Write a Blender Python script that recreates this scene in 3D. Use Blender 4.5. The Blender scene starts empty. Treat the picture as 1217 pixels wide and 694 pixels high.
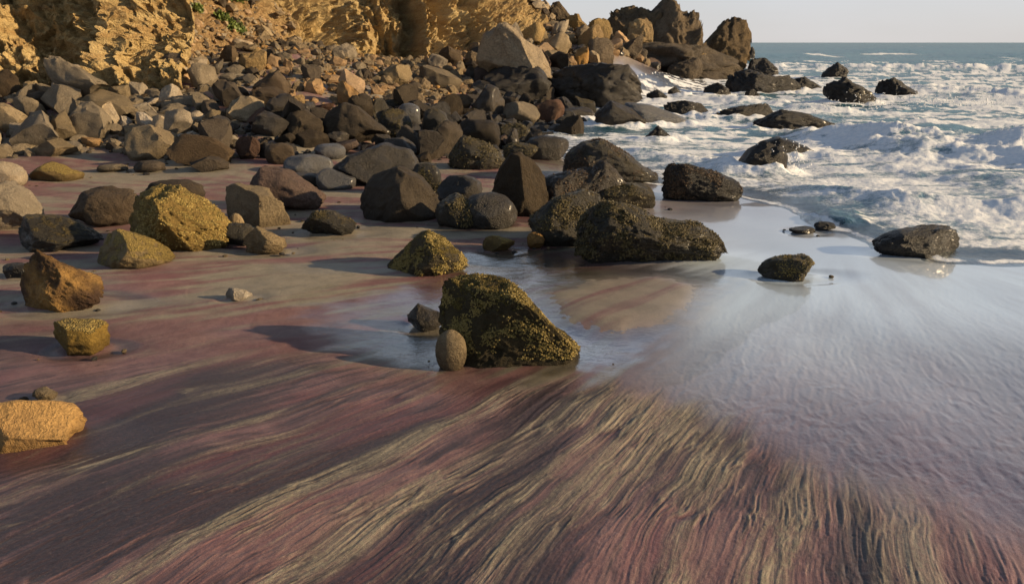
import bpy, bmesh, math, random
import numpy as np
from mathutils import Vector

random.seed(7)
R = math.radians
S = bpy.context.scene
COL = S.collection

# ------------------------------------------------------------------ camera, sky, sun
PITCH = 18.6
CAM_H = 1.6
FX, CX, CY = 880.0, 608.5, 347.0          # focal length and centre in photograph pixels (1217 x 694)
cam = bpy.data.cameras.new('camera')
cam_o = bpy.data.objects.new('camera', cam); COL.objects.link(cam_o)
cam_o.location = (0, 0, CAM_H)
cam_o.rotation_euler = (R(90 - PITCH), 0, 0)
cam.sensor_width = 36; cam.lens = FX / 1217 * 36
cam.clip_start = 0.05; cam.clip_end = 20000
cam.dof.use_dof = True; cam.dof.focus_distance = 3.4; cam.dof.aperture_fstop = 9.0
S.camera = cam_o

SUN_EL, SUN_AZ = 16.5, 97.0              # azimuth clockwise from +Y
w = bpy.data.worlds.new('World'); S.world = w; w.use_nodes = True
wn, wl = w.node_tree.nodes, w.node_tree.links
sky = wn.new('ShaderNodeTexSky'); sky.sky_type = 'NISHITA'; sky.sun_disc = False
sky.sun_elevation = R(SUN_EL); sky.sun_rotation = R(SUN_AZ)
sky.air_density = 1.0; sky.dust_density = 1.2; sky.ozone_density = 1.5
tc = wn.new('ShaderNodeTexCoord'); sep = wn.new('ShaderNodeSeparateXYZ')
wl.new(tc.outputs['Generated'], sep.inputs[0])
ramp = wn.new('ShaderNodeValToRGB')        # pale marine veil near the horizon, thinning upward; carried higher to brighten the wet sand's reflection
ramp.color_ramp.elements[0].position = 0.0; ramp.color_ramp.elements[0].color = (0.88, 0.88, 0.88, 1)
ramp.color_ramp.elements[1].position = 0.62; ramp.color_ramp.elements[1].color = (0.06, 0.06, 0.06, 1)
e = ramp.color_ramp.elements.new(0.12); e.color = (0.80, 0.80, 0.80, 1)
e = ramp.color_ramp.elements.new(0.34); e.color = (0.55, 0.55, 0.55, 1)
wl.new(sep.outputs['Z'], ramp.inputs[0])
veil = wn.new('ShaderNodeValToRGB')
veil.color_ramp.elements[0].color = (7.3, 7.05, 7.0, 1)
veil.color_ramp.elements[1].position = 0.12; veil.color_ramp.elements[1].color = (6.7, 7.3, 8.2, 1)
wl.new(sep.outputs['Z'], veil.inputs[0])
cn = wn.new('ShaderNodeTexNoise'); cn.inputs['Scale'].default_value = 2.2; cn.inputs['Detail'].default_value = 5
mp = wn.new('ShaderNodeMapping'); mp.inputs['Scale'].default_value = (1, 1, 4)
wl.new(tc.outputs['Generated'], mp.inputs[0]); wl.new(mp.outputs[0], cn.inputs['Vector'])
cm = wn.new('ShaderNodeMath'); cm.operation = 'MULTIPLY_ADD'; cm.inputs[1].default_value = 0.5; cm.inputs[2].default_value = 0.75
wl.new(cn.outputs['Fac'], cm.inputs[0])
mm = wn.new('ShaderNodeMath'); mm.operation = 'MULTIPLY'; mm.use_clamp = True
wl.new(ramp.outputs[0], mm.inputs[0]); wl.new(cm.outputs[0], mm.inputs[1])
mx = wn.new('ShaderNodeMix'); mx.data_type = 'RGBA'
wl.new(mm.outputs[0], mx.inputs[0]); wl.new(sky.outputs[0], mx.inputs[6]); wl.new(veil.outputs[0], mx.inputs[7])
wl.new(mx.outputs[2], wn['Background'].inputs[0])
wn['Background'].inputs[1].default_value = 0.064

sun = bpy.data.lights.new('sun', 'SUN'); sun.energy = 5.0; sun.angle = R(0.6); sun.color = (1.0, 0.74, 0.43)
sun_o = bpy.data.objects.new('sun', sun); COL.objects.link(sun_o)
sv = Vector((math.sin(R(SUN_AZ)) * math.cos(R(SUN_EL)), math.cos(R(SUN_AZ)) * math.cos(R(SUN_EL)), math.sin(R(SUN_EL))))
sun_o.rotation_euler = sv.to_track_quat('Z', 'Y').to_euler(); sun_o.location = sv * 50
S.view_settings.view_transform = 'Standard'; S.view_settings.look = 'None'
S.view_settings.exposure = 0.66; S.view_settings.gamma = 1
S.render.engine = 'CYCLES'
S.cycles.max_bounces = 5; S.cycles.transparent_max_bounces = 6
S.cycles.caustics_reflective = False; S.cycles.caustics_refractive = False

# ------------------------------------------------------------------ numpy noise
_r = np.random.RandomState(11)
PERM = _r.permutation(256).astype(np.int64); PERM = np.concatenate([PERM, PERM])
G2 = np.stack([np.cos(np.arange(256) * 2.3999632), np.sin(np.arange(256) * 2.3999632)], 1)
_g = _r.normal(size=(256, 3)); G3 = _g / np.linalg.norm(_g, axis=1)[:, None]
def _f(t): return t * t * t * (t * (t * 6 - 15) + 10)
def n2(x, y):
    x = np.asarray(x, float); y = np.asarray(y, float)
    ix = np.floor(x).astype(np.int64); iy = np.floor(y).astype(np.int64)
    fx, fy = x - ix, y - iy
    def g(a, b):
        h = PERM[PERM[(ix + a) & 255] + ((iy + b) & 255)]
        return G2[h, 0] * (fx - a) + G2[h, 1] * (fy - b)
    u, v = _f(fx), _f(fy)
    a = g(0, 0); a += u * (g(1, 0) - a); b = g(0, 1); b += u * (g(1, 1) - b)
    return (a + v * (b - a)) * 1.5
def n3(p):
    ip = np.floor(p).astype(np.int64); f = p - ip; ip &= 255
    u = _f(f)
    def g(a, b, c):
        h = PERM[(PERM[PERM[(ip[:, 0] + a) & 255] + ((ip[:, 1] + b) & 255)] + ((ip[:, 2] + c) & 255)) & 511]
        q = G3[h]
        return q[:, 0] * (f[:, 0] - a) + q[:, 1] * (f[:, 1] - b) + q[:, 2] * (f[:, 2] - c)
    def lx(b, c):
        k = g(0, b, c); return k + u[:, 0] * (g(1, b, c) - k)
    def ly(c):
        k = lx(0, c); return k + u[:, 1] * (lx(1, c) - k)
    k = ly(0); return (k + u[:, 2] * (ly(1) - k)) * 1.5
def fbm2(x, y, o=4, g=.5):
    s = 0; a = 1
    for i in range(o): s = s + a * n2(x * 2 ** i + 17.3 * i, y * 2 ** i - 9.1 * i); a *= g
    return s
def fbm3(p, o=4, g=.5):
    s = 0; a = 1
    for i in range(o): s = s + a * n3(p * 2 ** i + 13.7 * i); a *= g
    return s
def cells(p):
    """random value per irregular cell (fractured blocks)"""
    ip = np.floor(p).astype(np.int64); best = np.full(len(p), 9.); val = np.zeros(len(p))
    for a in (-1, 0, 1):
        for b in (-1, 0, 1):
            for c in (-1, 0, 1):
                q = ip + np.array([a, b, c]); h = PERM[(PERM[PERM[q[:, 0] & 255] + (q[:, 1] & 255)] + (q[:, 2] & 255)) & 511]
                d = ((q + .5 + .48 * G3[h] - p) ** 2).sum(1); m = d < best
                best = np.where(m, d, best); val = np.where(m, PERM[(h * 7 + 3) & 255] / 255., val)
    return val - .5
def ss(a, b, x):
    t = np.clip((x - a) / (b - a), 0, 1); return t * t * (3 - 2 * t)
def lerp(a, b, t): return a + (b - a) * t

# ------------------------------------------------------------------ camera geometry -> world positions
_cp, _sp = math.cos(R(PITCH)), math.sin(R(PITCH))
def ray(px, py):
    a, b = (px - CX) / FX, (CY - py) / FX
    return np.array([a, _cp + b * _sp, -_sp + b * _cp])
def proj(x, y, z):
    dz = z - CAM_H; dep = np.maximum(y * _cp - dz * _sp, 1e-3)
    return CX + FX * x / dep, CY - FX * (y * _sp + dz * _cp) / dep
def gp(px, py, z=0.0):                      # where the photograph's pixel meets level z
    d = ray(px, py); t = (z - CAM_H) / d[2]; return (d[0] * t, d[1] * t)
def gpl(pts, z=0.0): return np.array([gp(a, b, z) for a, b in pts])

# ------------------------------------------------------------------ terrain: shore line and foot of the rubble slope
WATER = np.concatenate([[[40, -6.0], [14, 3.2]], gpl([(1500, 318), (1217, 311), (1125, 311), (1050, 293), (1000, 275), (955, 258), (920, 240), (880, 232), (820, 226), (760, 214), (700, 196),
                   (640, 180), (600, 168), (610, 150), (640, 138), (690, 122), (720, 112), (770, 105), (800, 95)]), [[11, 46], [12, 70], [-40, 90]]])
FOOT = np.concatenate([[[-60, 8], [-14, 10.0]], gpl([(-60, 190), (60, 188), (150, 182), (230, 192), (330, 192), (400, 185), (470, 172), (540, 165), (590, 152), (620, 142), (670, 120), (720, 104)]), [[6, 34], [9.5, 44], [10, 60], [-30, 85]]])
def sdist(poly, x, y):
    """signed distance to a polyline, positive on its left side"""
    best = np.full(x.shape, 1e9); sg = np.zeros(x.shape)
    for (ax, ay), (bx, by) in zip(poly[:-1], poly[1:]):
        dx, dy = bx - ax, by - ay; L = dx * dx + dy * dy
        t = np.clip(((x - ax) * dx + (y - ay) * dy) / L, 0, 1)
        qx, qy = x - ax - t * dx, y - ay - t * dy
        d = qx * qx + qy * qy; c = dx * qy - dy * qx
        m = d < best - 1e-9
        best = np.where(m, d, best); sg = np.where(m, np.sign(c), sg)
    return np.sqrt(best) * np.where(sg == 0, 1, sg)
HILLS = []   # (x, y, radius, height) mounds of fallen rock
for px, Y, r, h in ((610, 25, 3.2, .75), (655, 29, 3.0, 1.05), (690, 31, 3.0, .85), (725, 34, 2.6, .5), (420, 19.5, 3.0, .3), (330, 17.5, 2.6, .45), (250, 16, 2.0, .15)):
    HILLS.append(((px - CX) / FX * Y * 1.02, Y, r, h))
def base_h(x, y):
    x = np.asarray(x, float); y = np.asarray(y, float)
    s = sdist(FOOT, x, y)
    sea = -sdist(WATER, x, y)
    z = np.where(s > 0, 1.35 * (1 - np.exp(-np.maximum(s, 0) / 6.5)), 0.0) + 0.1 * ss(-1.5, 0.5, s)
    for hx, hy, r, h in HILLS:
        z = z + h * np.exp(-((x - hx) ** 2 + (y - hy) ** 2) / (r * r))
    z = z - 0.055 * np.clip(sea, 0, 25) - 0.02 * ss(-.8, .2, sea)
    return z, s, sea
def hz(x, y):
    a, _, _ = base_h(np.array([x]), np.array([y])); return float(a[0])
SEA_Z = -0.03
def pick(px, py, water=True):
    d = ray(px, py); t0 = .3; ts = np.concatenate([np.linspace(1.5, 12, 400), np.linspace(12, 70, 600)])
    X, Y, Z = d[0] * ts, d[1] * ts, CAM_H + d[2] * ts
    h = base_h(X, Y)[0]
    if water: h = np.maximum(h, SEA_Z)
    i = np.argmax(Z < h)
    if not (Z < h).any(): i = len(ts) - 1
    return float(X[i]), float(Y[i]), float(h[i])

# ------------------------------------------------------------------ object helpers
def setp(o, label=None, cat=None, group=None, kind=None):
    if label: o['label'] = label
    if cat: o['category'] = cat
    if group: o['group'] = group
    if kind: o['kind'] = kind
    return o
def mesh_np(name, V, F, smooth=True):
    me = bpy.data.meshes.new(name)
    V = np.ascontiguousarray(V, dtype=np.float32); F = np.ascontiguousarray(F, dtype=np.int32)
    k = F.shape[1]
    me.vertices.add(len(V)); me.vertices.foreach_set('co', V.ravel())
    me.loops.add(F.size); me.loops.foreach_set('vertex_index', F.ravel())
    me.polygons.add(len(F)); me.polygons.foreach_set('loop_start', np.arange(0, F.size, k, dtype=np.int32))
    me.update(calc_edges=True)
    me.polygons.foreach_set('use_smooth', np.full(len(F), smooth))
    return me
def attr(me, name, vals):
    a = me.attributes.new(name, 'FLOAT', 'POINT'); a.data.foreach_set('value', np.ascontiguousarray(vals, dtype=np.float32).ravel())
def link(name, me, mat=None, parent=None, loc=None):
    o = bpy.data.objects.new(name, me); COL.objects.link(o)
    if mat and len(me.materials) == 0: me.materials.append(mat)
    if parent: o.parent = parent
    if loc is not None: o.location = loc
    return o
def grid_faces(nr, nc, keep=None):
    i = np.arange(nr * nc).reshape(nr, nc)
    F = np.stack([i[:-1, :-1], i[:-1, 1:], i[1:, 1:], i[1:, :-1]], -1).reshape(-1, 4)
    if keep is not None: F = F[keep[F].any(1)]
    return F
def compact(V, F, *A):
    u, inv = np.unique(F, return_inverse=True)
    return (V[u], inv.reshape(F.shape)) + tuple(a[u] for a in A)

# ------------------------------------------------------------------ material helpers
class NT:
    def __init__(s, name):
        s.m = bpy.data.materials.new(name); s.m.use_nodes = True
        s.n, s.l = s.m.node_tree.nodes, s.m.node_tree.links
        s.bsdf = s.n['Principled BSDF']; s.out = s.n['Material Output']
        s.tc = s.n.new('ShaderNodeTexCoord')
    def put(s, sock, v):
        if isinstance(v, bpy.types.NodeSocket): s.l.new(v, sock)
        else: sock.default_value = v
    def noise(s, scale, detail=4, rough=.55, vec=None, dist=0):
        k = s.n.new('ShaderNodeTexNoise'); k.inputs['Scale'].default_value = scale; k.inputs['Detail'].default_value = detail
        k.inputs['Roughness'].default_value = rough; k.inputs['Distortion'].default_value = dist
        s.l.new(vec or s.tc.outputs['Object'], k.inputs['Vector']); return k.outputs['Fac']
    def vor(s, scale, feature='DISTANCE_TO_EDGE', vec=None):
        k = s.n.new('ShaderNodeTexVoronoi'); k.feature = feature; k.inputs['Scale'].default_value = scale
        s.l.new(vec or s.tc.outputs['Object'], k.inputs['Vector']); return k.outputs['Distance']
    def attr(s, name):
        k = s.n.new('ShaderNodeAttribute'); k.attribute_name = name; return k.outputs['Fac']
    def rr(s, v, a, b, c=0., d=1.):
        k = s.n.new('ShaderNodeMapRange'); k.interpolation_type = 'SMOOTHSTEP'
        s.put(k.inputs[0], v); k.inputs[1].default_value = a; k.inputs[2].default_value = b; k.inputs[3].default_value = c; k.inputs[4].default_value = d
        return k.outputs[0]
    def math(s, op, a, b=0., c=0., clamp=False):
        k = s.n.new('ShaderNodeMath'); k.operation = op; k.use_clamp = clamp
        s.put(k.inputs[0], a); s.put(k.inputs[1], b); s.put(k.inputs[2], c); return k.outputs[0]
    def mix(s, f, a, b, mode='MIX'):
        k = s.n.new('ShaderNodeMix'); k.data_type = 'RGBA'; k.blend_type = mode
        s.put(k.inputs[0], f)
        for i, v in ((6, a), (7, b)):
            if not isinstance(v, bpy.types.NodeSocket): v = tuple(v) + (1,) if len(v) == 3 else v
            s.put(k.inputs[i], v)
        return k.outputs[2]
    def mapping(s, scale, vec=None, rot=(0, 0, 0)):
        k = s.n.new('ShaderNodeMapping'); k.inputs['Scale'].default_value = scale; k.inputs['Rotation'].default_value = rot
        s.l.new(vec or s.tc.outputs['Object'], k.inputs[0]); return k.outputs[0]
    def bump(s, h, strength, dist, normal=None):
        k = s.n.new('ShaderNodeBump'); k.inputs['Strength'].default_value = strength; k.inputs['Distance'].default_value = dist
        s.put(k.inputs['Height'], h)
        if normal: s.l.new(normal, k.inputs['Normal'])
        return k.outputs[0]
    def normal_z(s):
        g = s.n.new('ShaderNodeNewGeometry'); q = s.n.new('ShaderNodeSeparateXYZ'); s.l.new(g.outputs['Normal'], q.inputs[0]); return q.outputs[2]
    def pos(s):
        g = s.n.new('ShaderNodeNewGeometry'); return g.outputs['Position']
    def rand(s):
        k = s.n.new('ShaderNodeObjectInfo'); return k.outputs['Random']
    def set(s, **kw):
        for k, v in kw.items(): s.put(s.bsdf.inputs[k.replace('_', ' ')], v)

def rock_mat(name, ca, cb, cc, rough=.8, dim=.74, bd=.05, moss=0., moss_col=(.19, .14, .03), wet=0., scale=4., crust=.5):
    """ca/cb = main mottled colours, cc = crust or stain colour; dim = overall tone; moss = cover of weed on upward faces; wet = sheen"""
    ca, cb, cc = [tuple(v * dim for v in c) for c in (ca, cb, cc)]
    t = NT(name)
    P = t.pos()
    big = t.noise(scale * .5, 3, .6, P); mid = t.noise(scale * 2.2, 5, .65, P); fine = t.noise(scale * 14, 4, .7, P); grain = t.noise(scale * 60, 2, .6, P)
    col = t.mix(t.rr(big, .38, .62), ca, cb)
    col = t.mix(t.math('MULTIPLY', t.rr(mid, .52, .66), crust), col, cc)
    col = t.mix(t.rr(fine, .3, .72, .55, 0), col, t.mix(1, col, (.35, .33, .3), 'MULTIPLY'))
    rnd = t.rand()
    hsv = t.n.new('ShaderNodeHueSaturation'); t.put(hsv.inputs['Value'], t.rr(rnd, 0, 1, .78, 1.25)); t.put(hsv.inputs['Saturation'], t.rr(t.math('FRACT', t.math('MULTIPLY', rnd, 7.3)), 0, 1, .75, 1.15))
    t.put(hsv.inputs['Color'], col); col = hsv.outputs['Color']
    h = t.math('ADD', t.math('MULTIPLY', mid, .6), t.math('ADD', t.math('MULTIPLY', fine, .5), t.math('MULTIPLY', grain, .12)))
    if moss > 0:
        mk = t.math('ADD', t.normal_z(), t.math('MULTIPLY', t.math('SUBTRACT', mid, .5), 2.2))
        mk = t.rr(mk, 1.0 - moss, 1.35 - moss)
        mc = t.mix(t.rr(fine, .4, .62), tuple(c * .42 for c in moss_col), moss_col)
        col = t.mix(mk, col, mc)
        h = t.math('ADD', h, t.math('MULTIPLY', t.math('MULTIPLY', mk, t.vor(scale * 22, 'F1', P)), .9))
    oz = t.n.new('ShaderNodeSeparateXYZ'); t.l.new(t.tc.outputs['Object'], oz.inputs[0])
    damp = t.rr(t.math('MULTIPLY_ADD', t.math('SUBTRACT', mid, .5), .22, oz.outputs[2]), .015, .085, .6, 0)      # damp rim where the stone meets wet sand
    col = t.mix(damp, col, t.mix(1, col, (.38, .36, .34), 'MULTIPLY'))
    t.set(Base_Color=col, Roughness=t.rr(fine, .3, .7, rough - .15, rough + .1), Normal=t.bump(h, 1.0, bd))
    t.bsdf.inputs['Specular IOR Level'].default_value = .35 if wet else .2
    if wet:
        t.set(Coat_Weight=t.rr(mid, .42, .6, 0, wet), Coat_Roughness=.22)
    return t.m
M = {}
M['grey'] = rock_mat('grey_brown_rock', (.185, .148, .10), (.24, .192, .128), (.115, .095, .07), .85, dim=.95)
M['tan'] = rock_mat('tan_rock', (.31, .24, .15), (.23, .178, .11), (.37, .295, .19), .85, dim=.95)
M['pale'] = rock_mat('pale_rock', (.40, .33, .24), (.32, .25, .17), (.45, .40, .32), .85, dim=.95)
M['brown'] = rock_mat('brown_rock', (.095, .068, .044), (.135, .10, .065), (.06, .045, .034), .8)
M['dark'] = rock_mat('dark_wet_rock', (.040, .032, .024), (.060, .048, .035), (.026, .022, .019), .55, wet=.3)
M['black'] = rock_mat('black_sea_rock', (.024, .021, .019), (.036, .030, .026), (.015, .014, .014), .55, wet=.25, bd=.10)
M['orange'] = rock_mat('orange_rock', (.46, .27, .105), (.36, .225, .105), (.25, .15, .075), .8, dim=.9)
M['wetbrown'] = rock_mat('dark_brown_rock', (.056, .041, .026), (.08, .06, .038), (.036, .028, .021), .7)
M['gold'] = rock_mat('golden_rock', (.62, .32, .03), (.54, .27, .03), (.36, .18, .03), .75, dim=1)
M['red'] = rock_mat('reddish_rock', (.12, .07, .052), (.15, .095, .07), (.07, .05, .04), .8)
M['blue'] = rock_mat('wet_blue_grey_stone', (.12, .12, .125), (.16, .155, .15), (.09, .09, .09), .4, wet=.8)
M['moss'] = rock_mat('weed_covered_rock', (.075, .059, .028), (.105, .08, .035), (.035, .03, .018), .75, moss=.5, scale=5)
M['mossdark'] = rock_mat('weedy_dark_rock', (.036, .03, .018), (.05, .04, .022), (.024, .02, .014), .6, moss=.32, moss_col=(.13, .095, .025), scale=5, wet=.25)
M['mossgold'] = rock_mat('golden_weedy_rock', (.34, .235, .085), (.25, .17, .06), (.14, .10, .04), .75, moss=.5, moss_col=(.50, .36, .11), scale=5)
M['umber'] = rock_mat('orange_and_umber_rock', (.46, .27, .085), (.075, .042, .025), (.06, .035, .02), .75, scale=5, crust=.35)
M['stack'] = rock_mat('sea_stack_rock', (.13, .10, .068), (.20, .15, .095), (.075, .06, .045), .85, scale=1.1, dim=.9, bd=.28)
M['block'] = rock_mat('ochre_block_rock', (.36, .26, .13), (.28, .195, .10), (.20, .14, .08), .85, scale=1.4, dim=.95, bd=.14)
def weed_mat(name, c):
    t = NT(name); f = t.noise(40, 2, .5, t.pos())
    t.set(Base_Color=t.mix(t.rr(f, .35, .65), tuple(x * .72 for x in c), c), Roughness=.65)
    t.bsdf.inputs['Specular IOR Level'].default_value = .4
    return t.m
W_GOLD = weed_mat('golden_seaweed', (.24, .175, .045)); W_STRAW = weed_mat('straw_coloured_seaweed', (.38, .275, .08)); W_DARK = weed_mat('olive_seaweed', (.085, .065, .022)); W_BROWN = weed_mat('brown_seaweed', (.075, .045, .022))

# ------------------------------------------------------------------ rock shapes
_ico = {}
def ico(sub):
    if sub not in _ico:
        bm = bmesh.new(); bmesh.ops.create_icosphere(bm, subdivisions=sub, radius=1)
        _ico[sub] = (np.array([v.co[:] for v in bm.verts]), np.array([[v.index for v in f.verts] for f in bm.faces])); bm.free()
    return _ico[sub]
def rock_verts(seed, w, d, h, sub=4, e=2.6, cuts=7, rough=.06, fine=.02, profile=None, ridge=None, bury=.3, planes=(), cutlo=.62, cuthi=.92, lump=0., chunk=.085):
    rs = np.random.RandomState(seed)
    V, F = ico(sub); V = V.copy()
    V = V / (np.abs(V) ** e).sum(1)[:, None] ** (1 / e)
    if cuts:
        N = rs.normal(size=(cuts, 3)); N /= np.linalg.norm(N, axis=1)[:, None]; D = rs.uniform(cutlo, cuthi, cuts)
    else: N = np.zeros((0, 3)); D = np.zeros(0)
    for az, el, dd in planes:                        # azimuth clockwise from the side away from the camera (0), right = 90, towards the camera = 180
        a, b = R(az), R(el)
        N = np.concatenate([N, [[math.sin(a) * math.cos(b), math.cos(a) * math.cos(b), math.sin(b)]]]); D = np.concatenate([D, [dd]])
    for n, q in zip(N, D):
        k = V @ n - q; m = k > 0
        V[m] -= n * k[m][:, None]
    off = rs.uniform(0, 50, 3)
    nr = V / np.maximum(np.linalg.norm(V, axis=1), 1e-6)[:, None]
    V = V + nr * (rough * fbm3(V * 1.7 + off, 3))[:, None]
    if chunk: V = V + nr * (chunk * cells(V * 2.1 + off[::-1] + .25 * fbm3(V * 2 + off, 2)[:, None]) + .45 * chunk * cells(V * 4.7 + off + .12 * fbm3(V * 5 + off, 2)[:, None]))[:, None]
    if fine: V = V + nr * (fine * (1 - 2 * np.abs(fbm3(V * 5.5 + off + 9, 3))))[:, None]
    if lump: V = V + nr * (lump * (np.abs(fbm3(V * 9 + off + 5, 2)) - .3))[:, None]
    z = V[:, 2]; z0, z1 = z.min(), z.max()
    z = (z - z0) / (z1 - z0) * (1 + bury) - bury
    ab = z > 0
    x = V[:, 0]; x0, x1 = x[ab].min(), x[ab].max(); x = (x - x0) / (x1 - x0)
    if profile:
        xs = [p[0] for p in profile]; hs = [p[1] for p in profile]
        P = np.interp(np.clip(x, 0, 1), xs, hs)
        # normalise the present upper envelope, then apply the outline
        bins = np.clip((x * 24).astype(int), 0, 23); env = np.zeros(24); np.maximum.at(env, bins[ab], z[ab])
        env = np.maximum(np.interp(np.arange(24), np.nonzero(env)[0], env[env > 0]), .12)
        en = np.interp(np.clip(x, 0, 1) * 24 - .5, np.arange(24), env)
        f = np.clip(P / np.maximum(en, .35), 0, 2.4)
        z = np.where(ab, z * f, z)
    y = V[:, 1]; y = y / max(abs(y[ab]).max(), 1e-6)
    if ridge: y = y + ridge * (x - .5) * np.clip(z, 0, 1)
    z = np.where(z > 0, z / max(z.max(), 1e-6), z)
    return np.stack([(x - .5) * w, y * d / 2, z * h], 1), F
ROCKS = []      # placed rocks: x, y, radius (for scour, spacing)
HERO = {}
def vertex_normals(V, F):
    fn = np.cross(V[F[:, 1]] - V[F[:, 0]], V[F[:, 2]] - V[F[:, 0]])
    N = np.zeros_like(V)
    for k in range(3): np.add.at(N, F[:, k], fn)
    return N / np.maximum(np.linalg.norm(N, axis=1), 1e-9)[:, None]
def weed_mesh(V, F, seed, n, size, zmin=.1, up=-.35, clump=6.):
    """thousands of small strap blades lying on the upper faces of a rock: joined, one part"""
    rs = np.random.RandomState(seed + 77)
    a, b, c = V[F[:, 0]], V[F[:, 1]], V[F[:, 2]]
    fn = np.cross(b - a, c - a); ar = np.linalg.norm(fn, axis=1); fn = fn / np.maximum(ar, 1e-9)[:, None]
    ctr = (a + b + c) / 3
    ok = (ctr[:, 2] > zmin * V[:, 2].max()) & (fn[:, 2] > up)
    dens = np.clip(.22 + 1.7 * fbm3(ctr * clump * .6 + seed, 3), 0.0, 1) * (0.45 + .55 * ss(-.2, .7, fn[:, 2]))
    wt = ar * ok * dens; idx = rs.choice(len(F), n, p=wt / wt.sum())
    u = rs.rand(n, 2); m = u.sum(1) > 1; u[m] = 1 - u[m]
    p = a[idx] + (b - a)[idx] * u[:, :1] + (c - a)[idx] * u[:, 1:]
    nn = fn[idx]
    t = rs.normal(size=(n, 3)) * .55 + np.array([0, 0, -.9]); t -= nn * (t * nn).sum(1)[:, None]; t /= np.maximum(np.linalg.norm(t, axis=1), 1e-6)[:, None]
    s = np.cross(nn, t); L = size * rs.uniform(.5, 1.6, (n, 1)); wd = L * rs.uniform(.22, .5, (n, 1))
    lift = L * rs.uniform(.05, .55, (n, 1))
    q0 = p - s * wd * .4 - nn * .003; q1 = p + s * wd * .4 - nn * .003
    q2 = p + t * L * .55 + s * wd * .6 + nn * lift; q3 = p + t * L * .55 - s * wd * .6 + nn * lift * .9
    q4 = p + t * L + nn * lift * .35
    VV = np.stack([q0, q1, q2, q3, q4], 1).reshape(-1, 3)
    base = np.arange(n)[:, None] * 5
    FF = np.concatenate([base + np.array([[0, 1, 2]]), base + np.array([[0, 2, 3]]), base + np.array([[3, 2, 4]])])
    return VV, FF
def rock(name, px0, py0, px1, py1, mat, label, seed=1, Y=None, dep=.8, rot=0, weed=None, cat=None, water=True, crisp=0, group=None, **kw):
    """a rock whose visible outline spans the given pixels of the photograph, standing where its foot meets the ground"""
    cx = (px0 + px1) / 2
    if Y is None: x, y, z = pick(cx, py1, water)
    else:
        d = ray(cx, py1); t = Y / d[1]; x, y, z = d[0] * t, Y, CAM_H + d[2] * t
    depth = y * _cp - (z - CAM_H) * _sp
    wd = (px1 - px0) / FX * depth; ht = (py1 - py0) / FX * depth * 1.03; dp = wd * dep
    # the top is farther back than the foot: allow for the lift this gives in the picture
    yc = y + dp * .32; ht = max(ht - dp * .32 * (CAM_H - z) / max(y, .1) * .9, ht * .45)
    k = depth; depth = yc * _cp - (z - CAM_H) * _sp; x *= depth / k; wd *= depth / k
    if Y is None:
        z = hz(x, yc) if not water else max(hz(x, yc), SEA_Z - .01)
    kw.setdefault('sub', 4)
    V, F = rock_verts(seed, wd, dp, ht, **kw)
    if rot:
        c, s = math.cos(R(rot)), math.sin(R(rot)); V = np.stack([V[:, 0] * c - V[:, 1] * s, V[:, 0] * s + V[:, 1] * c, V[:, 2]], 1)
    me = mesh_np(name, V, F)
    if crisp: me.set_sharp_from_angle(angle=R(crisp))
    o = link(name, me, M[mat]); o.location = (x, yc, z)
    setp(o, label, cat or {'boulder': 'boulder', 'sea_stack': 'sea stack', 'sea_rock': 'rock', 'pebble': 'pebble', 'cobble': 'stone', 'stone': 'stone', 'slab': 'rock slab'}.get(name, 'rock'), group)
    ROCKS.append((x, yc, wd / 2, dp / 2)); HERO[label] = o
    if weed:
        n, size, wm, *rest = weed
        VV, FF = weed_mesh(V, F, seed, n, size, *(rest or ()))
        q = link('seaweed', mesh_np('seaweed', VV, FF, False), wm, o); q['kind'] = 'stuff'
    return o

# ---- foreground stones on the sand
rock('boulder', 519, 334, 690, 432, 'moss', 'big seaweed-crusted boulder standing in the sheet of water in the middle of the sand', 21, dep=.62, sub=6, e=3.2, cuts=3, rough=.05, fine=.03, lump=.05,
     profile=[(0, .86), (.06, .96), (.2, .99), (.5, 1.0), (.6, .9), (.72, .68), (.86, .38), (.97, .13), (1, .06)], planes=[(222, 18, .62), (180, 8, .7), (60, 45, .75)], ridge=-.9,
     weed=(11000, .011, W_GOLD, .08, .0, 14.))
rock('pebble', 518, 392, 555, 437, 'tan', 'smooth egg-shaped brown stone leaning on the front of the big weedy boulder', 5, dep=.8, e=2.1, cuts=0, rough=.03, fine=0, sub=4, chunk=0)
rock('rock', 484, 362, 526, 390, 'dark', 'small low dark rock lying in the pool behind the egg-shaped stone', 8, dep=.8, sub=4, cuts=5, profile=[(0, .4), (.3, 1), (.55, .8), (1, .6)])
rock('rock', 62, 382, 126, 418, 'mossgold', 'cube-shaped olive stone alone on the sand with a dark left face', 31, dep=.75, sub=5, e=6, cuts=2, rough=.035, fine=.02, rot=0, bury=.2, planes=[(232, 4, .60)], profile=[(0, .93), (.3, 1), (.8, .95), (1, .8)])
rock('pebble', 266, 343, 298, 359, 'pale', 'small pale split stone alone on the mauve sand', 12, dep=.8, cuts=9, planes=[(240, 10, .4)])
rock('boulder', -52, 473, 94, 535, 'gold', 'golden yellow flat boulder cut by the left edge of the photograph', 44, dep=.62, sub=5, e=3.4, cuts=4, rough=.05, fine=.012, bury=.25, profile=[(0, .7), (.3, .95), (.55, 1.0), (.8, .82), (.93, .55), (1, .3)], planes=[(215, 10, .62), (140, 40, .7)])
rock('pebble', 42, 463, 68, 478, 'tan', 'small stone tucked behind the golden yellow boulder', 13, dep=.9, cuts=6)
rock('boulder', 25, 294, 126, 368, 'umber', 'jagged two-tone rock of orange and dark umber beside a small black stone', 52, dep=.7, sub=6, e=2.6, cuts=8, rough=.09, fine=.045, lump=.03, profile=[(0, .45), (.12, .72), (.32, 1.0), (.5, .85), (.75, .6), (.93, .35), (1, .12)], planes=[(228, 15, .55)])
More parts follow.
